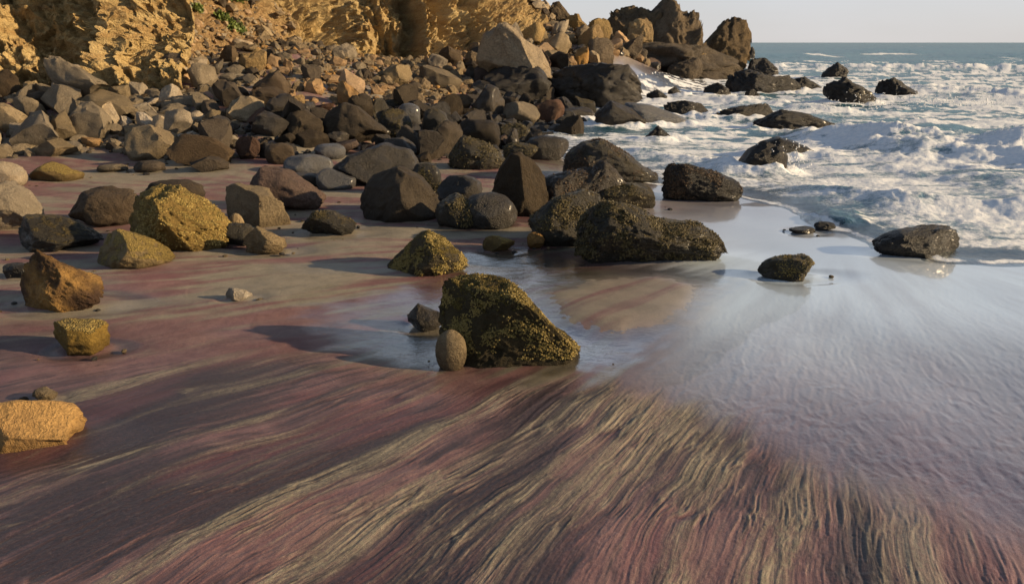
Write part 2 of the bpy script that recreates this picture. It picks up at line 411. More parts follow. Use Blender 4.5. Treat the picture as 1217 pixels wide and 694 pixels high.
rock('pebble', 6, 313, 36, 331, 'black', 'small black stone left of the jagged orange rock', 3, dep=.8, cuts=4)
rock('rock', 113, 274, 207, 319, 'mossgold', 'smooth wedge of ochre rock sloping down to the right into mauve sand', 61, dep=.8, sub=5, e=2.4, cuts=3, rough=.04, fine=.008, profile=[(0, .35), (.12, .8), (.32, 1.0), (.6, .72), (.85, .4), (1, .15)], planes=[(235, 20, .5)])
rock('boulder', 146, 223, 275, 299, 'mossgold', 'big furrowed golden boulder with a dark left side and weed on its foot', 71, dep=.72, sub=6, e=2.8, cuts=4, rough=.06, fine=.06, lump=.06, profile=[(0, .55), (.1, .8), (.3, .98), (.55, 1.0), (.75, .74), (.92, .48), (1, .25)], planes=[(238, 12, .5)],
     weed=(5000, .014, W_STRAW, .05, -.2, 9.))
rock('rock', 18, 254, 120, 298, 'mossdark', 'long low dark rock in front of the pale stones at the left edge', 83, dep=.6, sub=5, e=2.3, cuts=4, fine=.03, profile=[(0, .5), (.25, 1), (.6, .85), (.9, .45), (1, .2)])
rock('rock', 84, 222, 170, 268, 'brown', 'sloping brown rock just behind and left of the furrowed golden boulder', 85, dep=.8, sub=5, cuts=6, profile=[(0, .3), (.3, .9), (.55, 1), (1, .8)])
rock('boulder', -30, 216, 50, 274, 'tan', 'pale golden weathered boulder at the left edge below a smaller pale one', 91, dep=.8, sub=5, cuts=4, fine=.04, lump=.03, profile=[(0, .7), (.4, .9), (.6, 1), (.8, .8), (1, .3)])
rock('boulder', -12, 193, 32, 222, 'pale', 'smaller pale rounded boulder at the left edge by the sand', 92, dep=.8, cuts=3)
rock('rock', 39, 194, 100, 215, 'mossgold', 'flat golden rock alone on the upper sand', 93, dep=.7, cuts=5, profile=[(0, .3), (.35, 1), (.6, .8), (1, .35)])
rock('rock', 120, 196, 152, 204, 'grey', 'thin grey slab sunk in the upper sand below the oval boulder', 94, dep=.9, cuts=5)
rock('rock', 160, 192, 196, 204, 'brown', 'low brown stone sunk in the sand under the oval boulder', 95, dep=.8, cuts=5)
rock('boulder', 176, 215, 245, 240, 'brown', 'dark flat rock lying directly behind the furrowed golden boulder', 96, dep=.7, cuts=4)
rock('boulder', 266, 221, 347, 267, 'grey', 'squared grey boulder with a shaded flat front and a sunlit right end', 101, dep=.7, sub=5, e=5, cuts=3, rough=.03, fine=.01, planes=[(226, 6, .42), (140, 5, .8)], profile=[(0, .9), (.2, 1), (.6, .85), (1, .62)])
rock('pebble', 273, 254, 292, 279, 'tan', 'round upright pebble in front of the squared grey boulder', 103, dep=.8, e=2, cuts=0, fine=0, rough=.03, sub=3, chunk=0)
rock('rock', 262, 266, 300, 291, 'mossdark', 'dark stone under the round upright pebble', 104, dep=.7, cuts=5)
rock('rock', 288, 268, 342, 300, 'tan', 'pitted tan rock with a pointed top on the sand below the squared boulder', 105, dep=.7, sub=5, fine=.05, lump=.05, cuts=4, profile=[(0, .4), (.4, 1), (.7, .7), (1, .25)], planes=[(225, 10, .5)])
rock('rock', 360, 249, 424, 279, 'mossdark', 'small weedy dark rock alone on the sand left of the pyramid boulder', 111, dep=.7, sub=5, fine=.04, profile=[(0, .3), (.3, 1), (.6, .95), (1, .3)], weed=(2000, .014, W_DARK))
rock('boulder', 458, 277, 557, 327, 'moss', 'pyramid-shaped boulder covered in golden seaweed on the wet sand', 121, dep=.75, sub=5, e=2.2, cuts=2, fine=.05, lump=.08, profile=[(0, .06), (.2, .45), (.42, .92), (.52, 1.0), (.7, .82), (.9, .45), (1, .15)], planes=[(235, 20, .42)], weed=(8000, .014, W_GOLD, .03, -.2, 12.))
rock('boulder', 428, 200, 524, 263, 'wetbrown', 'large smooth dark brown boulder with a low peaked top', 131, dep=.8, sub=5, e=2.6, cuts=3, rough=.04, fine=.01, profile=[(0, .45), (.15, .8), (.5, 1.0), (.75, .8), (1, .35)], planes=[(225, 18, .62), (130, 25, .75)])
rock('boulder', 518, 232, 580, 270, 'mossdark', 'weedy dark boulder touching the right side of the smooth peaked one', 133, dep=.8, cuts=4, fine=.03, profile=[(0, .6), (.4, 1), (.8, .7), (1, .3)], weed=(1500, .02, W_DARK))
rock('boulder', 548, 229, 615, 271, 'dark', 'rounded dark boulder left of the upright tan stone', 134, dep=.8, e=2.2, cuts=2)
rock('boulder', 520, 209, 574, 242, 'dark', 'dark wet hump behind the weedy boulder and left of the upright stone', 135, dep=.8, cuts=3)
rock('boulder', 582, 183, 652, 256, 'wetbrown', 'tall upright tan-brown stone with a rounded top', 141, dep=.7, sub=5, e=3, cuts=2, rough=.04, fine=.008, profile=[(0, .3), (.15, .7), (.35, .98), (.5, 1.0), (.75, .85), (.93, .6), (1, .35)], planes=[(215, 12, .62), (135, 20, .7)], bury=.15)
rock('boulder', 628, 227, 722, 290, 'mossdark', 'rounded dark boulder touching the left end of the long weedy one', 151, dep=.75, sub=5, e=2.4, cuts=3, profile=[(0, .45), (.3, .85), (.7, 1), (1, .85)], weed=(2200, .018, W_DARK, .3, -.2, 7.))
rock('boulder', 682, 238, 862, 314, 'mossdark', 'long seaweed-draped boulder with two humps at the edge of the wet sand', 153, dep=.55, sub=6, e=2.8, cuts=2, rough=.09, fine=.05, lump=.06, profile=[(0, .5), (.1, .88), (.22, 1), (.4, .86), (.55, .62), (.7, .6), (.82, .58), (.93, .4), (1, .12)], weed=(14000, .017, W_DARK, .05, -.6, 9.))
rock('rock', 640, 192, 752, 250, 'dark', 'flat dark rock ledge with a knob on top behind the long weedy boulder', 155, dep=.6, sub=5, cuts=5, fine=.04, profile=[(0, .6), (.3, .75), (.55, .8), (.68, 1), (.8, .8), (1, .3)], weed=(1500, .02, W_BROWN))
rock('boulder', 700, 218, 778, 250, 'mossdark', 'dark weedy rock hidden behind the long weedy boulder', 156, dep=.7, cuts=3, fine=.05, weed=(1500, .02, W_DARK))
rock('boulder', 668, 166, 782, 216, 'mossdark', 'sloping triangular dark boulder in the wash with its high end on the left', 161, dep=.6, sub=5, e=2.6, cuts=3, fine=.03, profile=[(0, .6), (.2, .9), (.4, 1), (.65, .66), (.85, .3), (1, .1)], weed=(2000, .022, W_BROWN))
rock('boulder', 786, 193, 882, 238, 'black', 'brown weedy block at the water edge with a steep left end', 163, dep=.55, sub=5, e=3.2, cuts=3, fine=.05, lump=.05, profile=[(0, .7), (.1, .95), (.25, 1), (.6, .75), (.9, .5), (1, .25)], weed=(5000, .017, W_BROWN, .03, -.6))
rock('pebble', 573, 281, 612, 298, 'mossgold', 'small golden stone in the red shallows below the upright stone', 171, dep=.7, cuts=5, planes=[(240, 10, .3)])
rock('pebble', 626, 277, 647, 294, 'orange', 'tiny orange-brown stone beside the small golden one in the shallows', 172, dep=.8, cuts=5)
rock('rock', 901, 303, 968, 332, 'mossdark', 'single small dark rock on the pale wet sheet with weed on its right tip', 181, dep=.7, sub=5, e=2.8, cuts=4, fine=.03, profile=[(0, .35), (.2, .75), (.6, .95), (.82, 1), (1, .45)], planes=[(215, 12, .6)], weed=(1200, .010, W_GOLD))
rock('slab', 1036, 268, 1140, 306, 'black', 'long flat black slab at the foam edge of the swash', 183, dep=.5, sub=5, e=3, cuts=4, fine=.03, profile=[(0, .5), (.3, .85), (.7, 1), (.9, .95), (1, .5)])
rock('sea_rock', 874, 168, 932, 208, 'black', 'black sea rock with white spray breaking on its right side', 185, dep=.8, sub=5, cuts=4, fine=.04, profile=[(0, .2), (.25, .75), (.55, 1), (.85, .8), (1, .5)])
rock('sea_rock', 898, 162, 968, 187, 'black', 'smooth black sea rock just behind the one with spray', 186, dep=.7, cuts=2, profile=[(0, .6), (.3, 1), (.6, .8), (1, .2)])
rock('pebble', 938, 270, 968, 277, 'black', 'flat black stone in the thin swash above the pale sheet', 187, dep=.8, cuts=3)
rock('pebble', 968, 264, 992, 273, 'black', 'dark weedy lump at the lacy foam edge', 188, dep=.8, cuts=3)
rock('pebble', 985, 258, 1003, 267, 'black', 'little dark lump farther along the lacy foam edge', 189, dep=.8, cuts=3)
# ---- rocks in the sea
SEA = [
 (895, 131, 996, 151, 'long low black reef rock in the foam nearer than the square ledge', [(0, .3), (.3, 1), (.6, .8), (1, .2)], .4),
 (843, 123, 917, 138, 'thin flat black ledge left of the long low reef rock', [(0, .4), (.5, .8), (.9, 1), (1, .6)], .4),
 (978, 93, 1040, 121, 'black sea rock with a white trickle of water down its face', [(0, .7), (.12, .8), (.35, 1), (.7, .6), (1, .2)], .6),
 (1041, 93, 1090, 113, 'rightmost dark hump-shaped sea rock in the breaking water', [(0, .8), (.35, 1), (.6, .75), (1, .25)], .7),
 (977, 75, 1008, 90, 'small far peaked rock alone in the white water', [(0, .3), (.45, 1), (.8, .7), (1, .3)], .7),
 (861, 84, 952, 108, 'long dark reef stretching out from the foot of the round sea stack', [(0, .8), (.3, 1), (.6, .7), (.8, .75), (1, .25)], .5),
 (938, 92, 978, 106, 'low dark end of the reef half covered by foam', [(0, .7), (.4, .9), (1, .2)], .5),
 (788, 120, 843, 136, 'dark sea rock with a blunt left end between the slab and the ledge', [(0, .8), (.4, 1), (.8, .8), (1, .3)], .5),
 (888, 70, 925, 88, 'brown rock knob in front of the round sea stack', [(0, .9), (.5, 1), (1, .3)], .6),
 (887, 57, 896, 73, 'thin dark stump rising from the surf beside the round stack', [(0, .7), (.5, 1), (1, .8)], .8),
 (767, 150, 797, 164, 'small wet rock in the white wash below the flat slabs', [(0, .3), (.5, 1), (1, .3)], .7),
 (768, 107, 793, 117, 'small dark stone in the foam right of the huge dark boulder', [(0, .6), (.5, 1), (1, .4)], .7),
 (793, 103, 810, 113, 'tiny dark stone next to another in the foam by the huge dark boulder', [(0, .6), (.5, 1), (1, .4)], .7),
 (884, 106, 902, 114, 'small black knob awash between reef and ledge', [(0, .6), (.5, 1), (1, .4)], .7),
 (836, 99, 868, 111, 'low dark rock awash beneath the round sea stack', [(0, .6), (.5, 1), (1, .4)], .7),
]
for i, (a, b, c, d, lab, pr, dp) in enumerate(SEA):
    rock('sea_rock', a, b, c, d + 3, 'black', lab, 300 + i, dep=dp, sub=5, cuts=5, fine=.07, rough=.10, chunk=.13, profile=pr, bury=.6)
# ---- wet rocks between the beach and the water
WASH = [
 (706, 121, 768, 151, 'slab', 'dark', 'flat dark slab tilting into the wash below the huge dark boulder', [(0, .5), (.3, 1), (.7, .7), (1, .2)], .6),
 (740, 123, 816, 149, 'slab', 'blue', 'long wet grey slab shining with water behind the tilting dark slab', [(0, .9), (.4, .8), (1, .25)], .5),
 (593, 148, 630, 166, 'rock', 'mossdark', 'low weedy rock in the wash right of the dark block', None, .7),
 (598, 171, 640, 191, 'rock', 'mossdark', 'low wet weedy rock behind the upright tan stone', None, .7),
 (622, 162, 676, 190, 'rock', 'dark', 'low dark rock left of the triangular boulder in the wash', None, .6),
 (537, 143, 596, 178, 'boulder', 'wetbrown', 'squared dark block with a sunlit right edge at the back of the wet stones', [(0, .6), (.3, 1), (.85, .95), (1, .7)], .7),
 (533, 162, 602, 202, 'boulder', 'mossdark', 'rounded weedy dark boulder in front of the squared dark block', [(0, .4), (.25, 1), (.7, .75), (1, .3)], .7),
 (500, 132, 535, 168, 'boulder', 'mossdark', 'weed-topped boulder left of the squared dark block', None, .8),
 (472, 126, 500, 151, 'rock', 'blue', 'dark stone with a pale shining edge behind the weed-topped boulder', None, .8),
 (452, 134, 490, 165, 'boulder', 'mossdark', 'olive-brown boulder right of the large dark triangular one', None, .8),
 (382, 126, 461, 171, 'boulder', 'wetbrown', 'large dark triangular boulder with a lit right facet', [(0, .3), (.15, .75), (.4, 1), (.6, .92), (.85, .5), (1, .25)], .7),
 (396, 171, 500, 221, 'boulder', 'dark', 'broad dark broken rock with a lit craggy right corner', [(0, .4), (.2, .7), (.6, 1), (.75, .9), (.9, .85), (1, .5)], .6),
 (484, 194, 526, 232, 'boulder', 'mossdark', 'olive weedy boulder behind the smooth peaked one', None, .8),
 (300, 198, 388, 249, 'boulder', 'red', 'craggy reddish rock with a golden sunlit hollow', [(0, .6), (.2, 1), (.5, .9), (.8, .6), (1, .35)], .7),
 (377, 201, 423, 226, 'stone', 'blue', 'round wet grey-blue stone by the craggy reddish rock', None, .8),
 (338, 185, 397, 207, 'stone', 'blue', 'oval wet stone reflecting blue sky above the craggy reddish rock', None, .7),
 (374, 172, 411, 189, 'stone', 'blue', 'small oval wet stone reflecting blue sky higher up', None, .8),
 (316, 172, 351, 197, 'stone', 'brown', 'rounded dark brown stone at the edge of the upper sand', None, .8),
 (338, 206, 382, 224, 'rock', 'dark', 'low dark rock between the craggy reddish rock and the broad broken one', None, .8),
 (596, 123, 642, 146, 'boulder', 'grey', 'grey boulder with a pale slanting edge below the cave boulders', None, .7),
 (632, 120, 671, 146, 'boulder', 'red', 'reddish rounded boulder under the huge dark boulder', None, .8),
 (700, 107, 737, 129, 'boulder', 'grey', 'grey faceted block at the foot of the huge dark boulder', None, .7),
 (560, 104, 600, 137, 'boulder', 'dark', 'dark angular boulder below the big pale split boulder', None, .8),
 (664, 128, 706, 142, 'rock', 'dark', 'low dark rock awash right of the reddish rounded boulder', None, .7),
 (650, 148, 672, 160, 'rock', 'dark', 'small dark rock in the wash between two low weedy ones', None, .7),
]
for i, (a, b, c, d, nm, mt, lab, pr, dp) in enumerate(WASH):
    rock(nm, a, b, c, d, mt, lab, 400 + i, dep=dp, sub=4 if c - a < 60 else 5, cuts=5 if mt != 'blue' else 2, fine=.025 if mt != 'blue' else .005, chunk=.06 if mt != 'blue' else 0, profile=pr, water=True,
         weed=(1100, .024, W_DARK) if mt == 'mossdark' and c - a > 36 else None)
# ---- dry boulders under the cliff
DRY = [
 (58, 69, 126, 105, 'slab', 'grey', 'large tilted grey slab leaning on the cliff foot, sloping down to the right', [(0, .95), (.15, 1), (.6, .62), (1, .12)], .45, 12.6),
 (-4, 86, 30, 117, 'boulder', 'brown', 'brown boulder at the left edge under the cliff', None, .8),
 (-6, 75, 26, 92, 'stone', 'gold', 'golden stone at the left edge on top of the rubble', None, .8),
 (33, 98, 54, 116, 'stone', 'tan', 'small golden-tan stone left of the tan angular boulder', None, .8),
 (50, 106, 103, 143, 'boulder', 'tan', 'tan angular boulder with a bright right facet under the tilted slab', None, .8),
 (23, 117, 57, 141, 'boulder', 'grey', 'grey squarish boulder left of the tan angular one', None, .8),
 (-8, 126, 34, 159, 'boulder', 'tan', 'tan flat-topped boulder at the left edge of the rubble', None, .8),
 (20, 137, 79, 178, 'boulder', 'tan', 'large tan boulder with a rounded shoulder above the sand at the left', [(0, .4), (.4, .9), (.65, 1), (.9, .6), (1, .3)], .8),
 (52, 135, 93, 172, 'boulder', 'grey', 'grey oval boulder between the tan rounded and the many-sided ones', None, .8),
 (84, 126, 136, 168, 'boulder', 'grey', 'many-sided grey boulder with a flat lit face, in the middle of the left rubble', [(0, .5), (.3, .95), (.6, 1), (.9, .75), (1, .4)], .8),
 (98, 113, 169, 147, 'slab', 'grey', 'broad brown-grey slab lying behind the many-sided boulder', [(0, .6), (.3, 1), (.7, .75), (1, .3)], .7),
 (41, 167, 93, 188, 'stone', 'tan', 'low rounded tan stone at the edge of the upper sand', None, .7),
 (97, 166, 122, 177, 'stone', 'orange', 'small flat orange stone at the edge of the upper sand', None, .8),
 (154, 150, 220, 189, 'boulder', 'grey', 'large smooth oval grey boulder at the edge of the sand', [(0, .6), (.2, .9), (.5, 1), (.8, .7), (1, .35)], .75),
 (205, 161, 280, 197, 'slab', 'brown', 'flat dark slab with a pale lit edge beside the smooth oval boulder', [(0, .5), (.25, 1), (.7, .85), (1, .4)], .6),
 (224, 187, 272, 205, 'rock', 'brown', 'low dark stone under the flat dark slab on the sand', None, .7),
 (130, 104, 156, 123, 'stone', 'grey', 'grey cube-like stone at the back of the left rubble', None, .8),
 (156, 101, 176, 118, 'stone', 'tan', 'tan cube-like stone right of the grey one at the back', None, .8),
 (163, 136, 194, 158, 'slab', 'pale', 'pale-topped wedge stone above the smooth oval boulder', [(0, 1), (.3, .95), (1, .25)], .7),
 (192, 132, 235, 165, 'boulder', 'tan', 'rough mottled tan boulder right of the pale-topped wedge', None, .8),
 (222, 134, 247, 152, 'stone', 'pale', 'pale cube stone on the right of the mottled tan boulder', None, .8),
 (142, 140, 158, 157, 'stone', 'pale', 'small round pale stone above the smooth oval boulder', None, .8),
 (256, 100, 292, 129, 'boulder', 'brown', 'upright golden-brown block behind the wide one', [(0, .8), (.3, 1), (.7, .9), (1, .3)], .8),
 (270, 117, 317, 146, 'boulder', 'tan', 'wide golden-brown block with a flat lit face', [(0, .6), (.3, .95), (.7, 1), (1, .6)], .8),
 (303, 88, 347, 117, 'boulder', 'brown', 'brown angular boulder with a lit right end in the middle rubble', None, .8),
 (305, 107, 363, 138, 'slab', 'brown', 'long brown slab in front of the brown angular boulder', [(0, .9), (.4, .9), (1, .35)], .6),
 (300, 136, 346, 166, 'boulder', 'dark', 'dark boulder below the long brown slab', None, .8),
 (340, 134, 386, 166, 'boulder', 'wetbrown', 'dark brown boulder left of the large triangular one', None, .8),
 (280, 163, 312, 190, 'boulder', 'red', 'reddish-brown stone near the sand right of the flat dark slab', None, .8),
 (247, 140, 280, 166, 'boulder', 'dark', 'dark boulder under the wide golden-brown block', None, .8),
 (358, 80, 383, 100, 'stone', 'brown', 'dark stone at the top of the sunlit orange chips', None, .8),
 (402, 85, 434, 112, 'slab', 'orange', 'orange wedge with a bright right edge on the talus', [(0, .5), (.3, 1), (1, .5)], .6),
 (402, 100, 430, 130, 'boulder', 'orange', 'upright orange shard above the large triangular boulder', [(0, .9), (.3, 1), (.7, .7), (1, .5)], .7),
 (362, 97, 384, 114, 'stone', 'orange', 'small orange stone left of the upright shard', None, .8),
 (396, 54, 425, 71, 'stone', 'tan', 'pale tan rock high on the talus', None, .8),
 (458, 80, 490, 103, 'boulder', 'tan', 'tan rounded boulder on the middle of the talus', None, .8),
 (498, 81, 549, 106, 'slab', 'grey', 'flat oval grey boulder below the fluted cliff', None, .7),
 (521, 58, 549, 80, 'boulder', 'brown', 'dark boulder against the foot of the fluted cliff', None, .8),
 (509, 66, 533, 84, 'stone', 'grey', 'grey stone left of the dark boulder at the fluted cliff', None, .8),
]
for i, (a, b, c, d, nm, mt, lab, pr, dp, *yy) in enumerate(DRY):
    rock(nm, a, b, c, d, mt, lab, 500 + i, Y=yy[0] if yy else None, dep=dp, sub=4, e=2.6, cuts=18, cutlo=.5, cuthi=.85, rough=.035, fine=.016, profile=pr, crisp=30)
# ---- the big boulders, stacks and broken point
rock('boulder', 566, 31, 657, 95, 'block', 'huge pale split boulder perched above dark boulders at the end of the cliff', 611, Y=19.5, dep=.7, sub=5, e=3, cuts=7, rough=.04, fine=.015, bury=.1, profile=[(0, .5), (.1, .82), (.36, 1), (.5, .93), (.62, .7), (.85, .52), (1, .15)], planes=[(210, 5, .6), (120, 20, .6)])
rock('boulder', 573, 76, 655, 122, 'dark', 'dark boulder under the huge pale split one', 612, Y=19.2, dep=.8, chunk=.15, sub=5, cuts=4)
rock('boulder', 649, 77, 764, 127, 'dark', 'huge broad dark boulder at the edge of the surf', 613, Y=19.5, dep=.7, chunk=.15, sub=5, e=3, cuts=5, rough=.08, fine=.05, lump=.06, profile=[(0, .7), (.2, .9), (.5, 1), (.8, .95), (.93, .65), (1, .3)])
rock('sea_stack', 764, 3, 834, 95, 'stack', 'tallest dark sea stack with a notched crown', 621, Y=38, dep=.8, chunk=.15, sub=5, e=5, cuts=7, cutlo=.8, cuthi=1.1, rough=.12, fine=.10, bury=.1, profile=[(0, .72), (.15, .86), (.3, .97), (.36, 1.0), (.5, .93), (.65, .82), (.8, .84), (.93, .84), (1, .7)])
rock('sea_stack', 716, 11, 786, 70, 'stack', 'shorter dark sea stack joined to the left of the tallest one', 622, Y=38.5, dep=.8, chunk=.15, sub=5, e=4, cuts=6, rough=.12, fine=.10, bury=.3, profile=[(0, .6), (.08, .9), (.25, .95), (.5, 1), (.75, .92), (1, .85)])
rock('sea_stack', 828, 25, 889, 88, 'stack', 'rounded brown sea stack standing apart on the right', 623, Y=40, dep=.8, chunk=.15, sub=5, e=3, cuts=5, rough=.10, fine=.08, bury=.1, profile=[(0, .2), (.15, .6), (.4, .93), (.6, 1), (.85, .96), (.95, .75), (1, .4)])
rock('boulder', 716, 52, 886, 98, 'stack', 'broad dark rock base at the foot of the tallest stack', 624, Y=35.5, dep=.6, chunk=.15, sub=5, e=3, cuts=6, rough=.14, fine=.10, profile=[(0, .7), (.3, 1), (.7, .9), (1, .5)])
rock('boulder', 650, 5, 683, 42, 'stack', 'dark pointed pinnacle on the crest of the broken point', 625, Y=30, dep=.7, chunk=.15, sub=5, cuts=7, profile=[(0, .7), (.2, .95), (.4, 1), (.65, .75), (1, .4)])
rock('boulder', 690, 33, 730, 72, 'block', 'cracked ochre outcrop between the pinnacle and the sea stacks', 626, Y=32, dep=.8, chunk=.15, sub=5, cuts=8, fine=.05)
rock('boulder', 707, 57, 722, 75, 'gold', 'bright golden chunk below the ochre outcrop', 627, Y=31, dep=.8, cuts=8)
rock('boulder', 745, 24, 776, 52, 'block', 'lighter ochre buttress in front of the shorter stack', 628, Y=36.5, dep=.7, chunk=.15, sub=5, cuts=8)
rock('boulder', 790, 70, 835, 98, 'stack', 'dark boulder standing in the surf below the tallest stack', 629, Y=34.5, dep=.8, chunk=.15, sub=5, cuts=6)
rock('boulder', 815, 62, 842, 90, 'block', 'tan pillar of rock between tallest and rounded stack', 630, Y=36, dep=.8, chunk=.15, sub=5, cuts=7)

CURVE = [  # px, Y of the foot, height, slope (degrees), flute amount
 (-420, 12.6, 4.6, 68, .2), (-150, 13.4, 4.6, 68, .2), (0, 13.8, 4.6, 66, .2), (95, 14.2, 4.6, 70, .25), (120, 13.8, 4.6, 66, .2), (225, 13.8, 4.4, 58, .2), (270, 14.8, 5.2, 42, .15), (320, 18.0, 5.5, 33, .1),
 (385, 21.0, 6, 40, .3), (430, 22.6, 4.6, 66, .9), (520, 23.4, 4.6, 72, 1.), (590, 25.2, 5.0, 66, .9), (630, 27.0, 3.9, 54, .6), (665, 29.5, 2.7, 46, .5), (700, 32.0, 1.9, 42, .3), (740, 36, 1.3, 36, .2)]
ctrl = np.array([((p - CX) / FX * (Y * _cp + .4), Y, h, a, f) for p, Y, h, a, f in CURVE])
CLIFF_FOOT = ctrl[:, :2]
# ------------------------------------------------------------------ loose boulders and chips on the slope
rs = np.random.RandomState(5)
def in_view(x, y, z, m=30):
    px, py = proj(x, y, z); return (px > -m) & (px < 1217 + m) & (py > -m) & (py < 694 + m)
variants = []
for k in range(20):
    V, F = rock_verts(900 + k, 1.0, rs.uniform(.5, 1.0), (.28, .45, .6, .75, .9)[k % 5], sub=4, e=rs.uniform(2.1, 4), cuts=rs.randint(7, 18), cutlo=.45, cuthi=.9, rough=.055, fine=.022, bury=.4)
    variants.append((V, F))
var_mesh = {}
def vmesh(k):
    if k not in var_mesh:
        me = mesh_np('loose_rock', *variants[k]); me.set_sharp_from_angle(angle=R(34)); me.materials.append(M['grey']); var_mesh[k] = me
    return var_mesh[k]
taken = [(x, y, max(a, b) * .8) for x, y, a, b in ROCKS]
cand = []
N = 60000
X = rs.uniform(-16, 9, N); Yc = rs.uniform(9.5, 37, N)
H, SD, SE = base_h(X, Yc)
PX, PY = proj(X, Yc, H)
ok = ((SD > -.35) | ((PX > 430) & (PX < 700) & (SD > -1.7) & (PY < 205) & (rs.rand(N) < .5))) & (SD < 7.5) & (PX > -60) & (PX < 800) & (PY > -20) & (SE < 1.2) & (sdist(CLIFF_FOOT, X, Yc) < .25)
X, Yc, H, SD, PX, PY = [a[ok] for a in (X, Yc, H, SD, PX, PY)]
rad = np.exp(rs.normal(-2.6, .6, len(X))).clip(.04, .24) * np.where(PX < 300, .95, 1.0) * np.where((PX > 300) & (PX < 560) & (PY < 125), .72, 1.0) * (1 + np.clip(Yc - 16, 0, 20) * .03) * np.where((PX > 575) & (Yc > 23), 1.25, 1.0)
order = np.argsort(-rad * (1 + .0 * SD))
T = [np.array(taken)]; placed = []
tx = np.array([t[0] for t in taken]); ty = np.array([t[1] for t in taken]); tr = np.array([t[2] for t in taken])
px_, py_, pr_ = list(tx), list(ty), list(tr)
cell = {}
def cellkey(x, y): return (int(math.floor(x / 1.2)), int(math.floor(y / 1.2)))
for a, b, c in taken: cell.setdefault(cellkey(a, b), []).append((a, b, c))
for i in order:
    x, y, r = X[i], Yc[i], rad[i]
    kx, ky = cellkey(x, y); bad = False
    for u in (-1, 0, 1):
        for v in (-1, 0, 1):
            for a, b, c in cell.get((kx + u, ky + v), ()):
                if (a - x) ** 2 + (b - y) ** 2 < (.74 * (r + c)) ** 2: bad = True; break
            if bad: break
        if bad: break
    if bad: continue
    cell.setdefault((kx, ky), []).append((x, y, r)); placed.append(i)
def zone_mat(px, py, rnd):
    if px < 290: return ['grey', 'tan', 'grey', 'brown', 'tan', 'pale'][int(rnd * 6)]
    if px < 560 and py < 128: return ['orange', 'block', 'tan', 'block', 'orange', 'brown'][int(rnd * 6)] if py > 62 or px < 400 else ['block', 'tan', 'brown', 'orange'][int(rnd * 4)]
    if py < 80: return ['block', 'block', 'tan', 'orange', 'stack'][int(rnd * 5)]
    return ['dark', 'wetbrown', 'dark', 'red', 'mossdark', 'wetbrown'][int(rnd * 6)]
COLNAME = {'grey': 'grey', 'tan': 'tan', 'brown': 'brown', 'pale': 'pale', 'orange': 'orange', 'gold': 'golden', 'block': 'ochre', 'stack': 'dark brown', 'dark': 'dark wet', 'red': 'reddish', 'mossdark': 'weedy dark', 'wetbrown': 'dark brown'}
size_px = np.array([rad[i] * 2 / (Yc[i]) * FX for i in placed])
ordp = np.argsort(-size_px)
BUD = 175
heroes = [(o.location.x, o.location.y, l) for l, o in HERO.items() if 'rubble' not in l]
stuffV, stuffF, stuffM, nv = [], [], [], 0
STUFFMATS = ['grey', 'tan', 'brown', 'orange', 'dark', 'block']
STOP = {'with', 'in', 'on', 'at', 'under', 'left', 'right', 'behind', 'below', 'above', 'lying', 'leaning', 'between', 'standing', 'beside', 'alone', 'by', 'of', 'touching', 'just', 'perched', 'sloping',
        'tilting', 'shining', 'awash', 'rising', 'against', 'high', 'near', 'farther', 'next', 'from', 'tucked', 'cut', 'half', 'stretching', 'nearer', 'joined', 'apart', 'covered', 'sunk', 'breaking', 'hidden', 'reflecting'}
def short(l):
    out = []
    for wd in l.replace(',', '').split():
        if wd in STOP: break
        out.append(wd)
    return ' '.join(out)
_sh = {}
for l_, o_ in HERO.items(): _sh.setdefault(short(l_), []).append(o_)
NEAR = [(n, v[0].location.x, v[0].location.y) for n, v in _sh.items() if len(v) == 1 and 3 <= len(n.split()) <= 6]
USED = set()
def loose_label(desc, x, y, px, py):
    cs = sorted((math.hypot(x - a, (y - b) * .8), n, x - a, y - b) for n, a, b in NEAR)[:7]
    for far_ in ('', 'a little way '):
        for d, n, dx, dy in cs:
            if abs(dx) > 1.8 * abs(dy): w_ = 'right of' if dx > 0 else 'left of'
            elif abs(dy) > 1.8 * abs(dx): w_ = 'behind' if dy > 0 else 'in front of'
            else: w_ = ('behind' if dy > 0 else 'in front') + ' and ' + ('right of' if dx > 0 else 'left of')
            if (d > 1.0) != bool(far_): continue
            l = f'{desc} stone {far_}{w_} the {n}'
            if l not in USED and len(l.split()) <= 16: USED.add(l); return l
    l = f'{desc} stone {zone_words(px, py)}'
    USED.add(l); return l
def zone_words(px, py):
    if px < 150: return 'in the rubble heap under the left end of the cliff'
    if px < 300: return 'in the rubble under the shadowed cliff gully'
    if px < 430: return 'among the orange chips of the talus fan' if py < 130 else 'among the dark stones behind the upper sand'
    if px < 560: return 'on the slope below the fluted cliff' if py < 110 else 'in the jumble of dark stones near the wash'
    return 'on the broken rocky point near the sea stacks' if py < 75 else 'among the dark boulders above the wash'
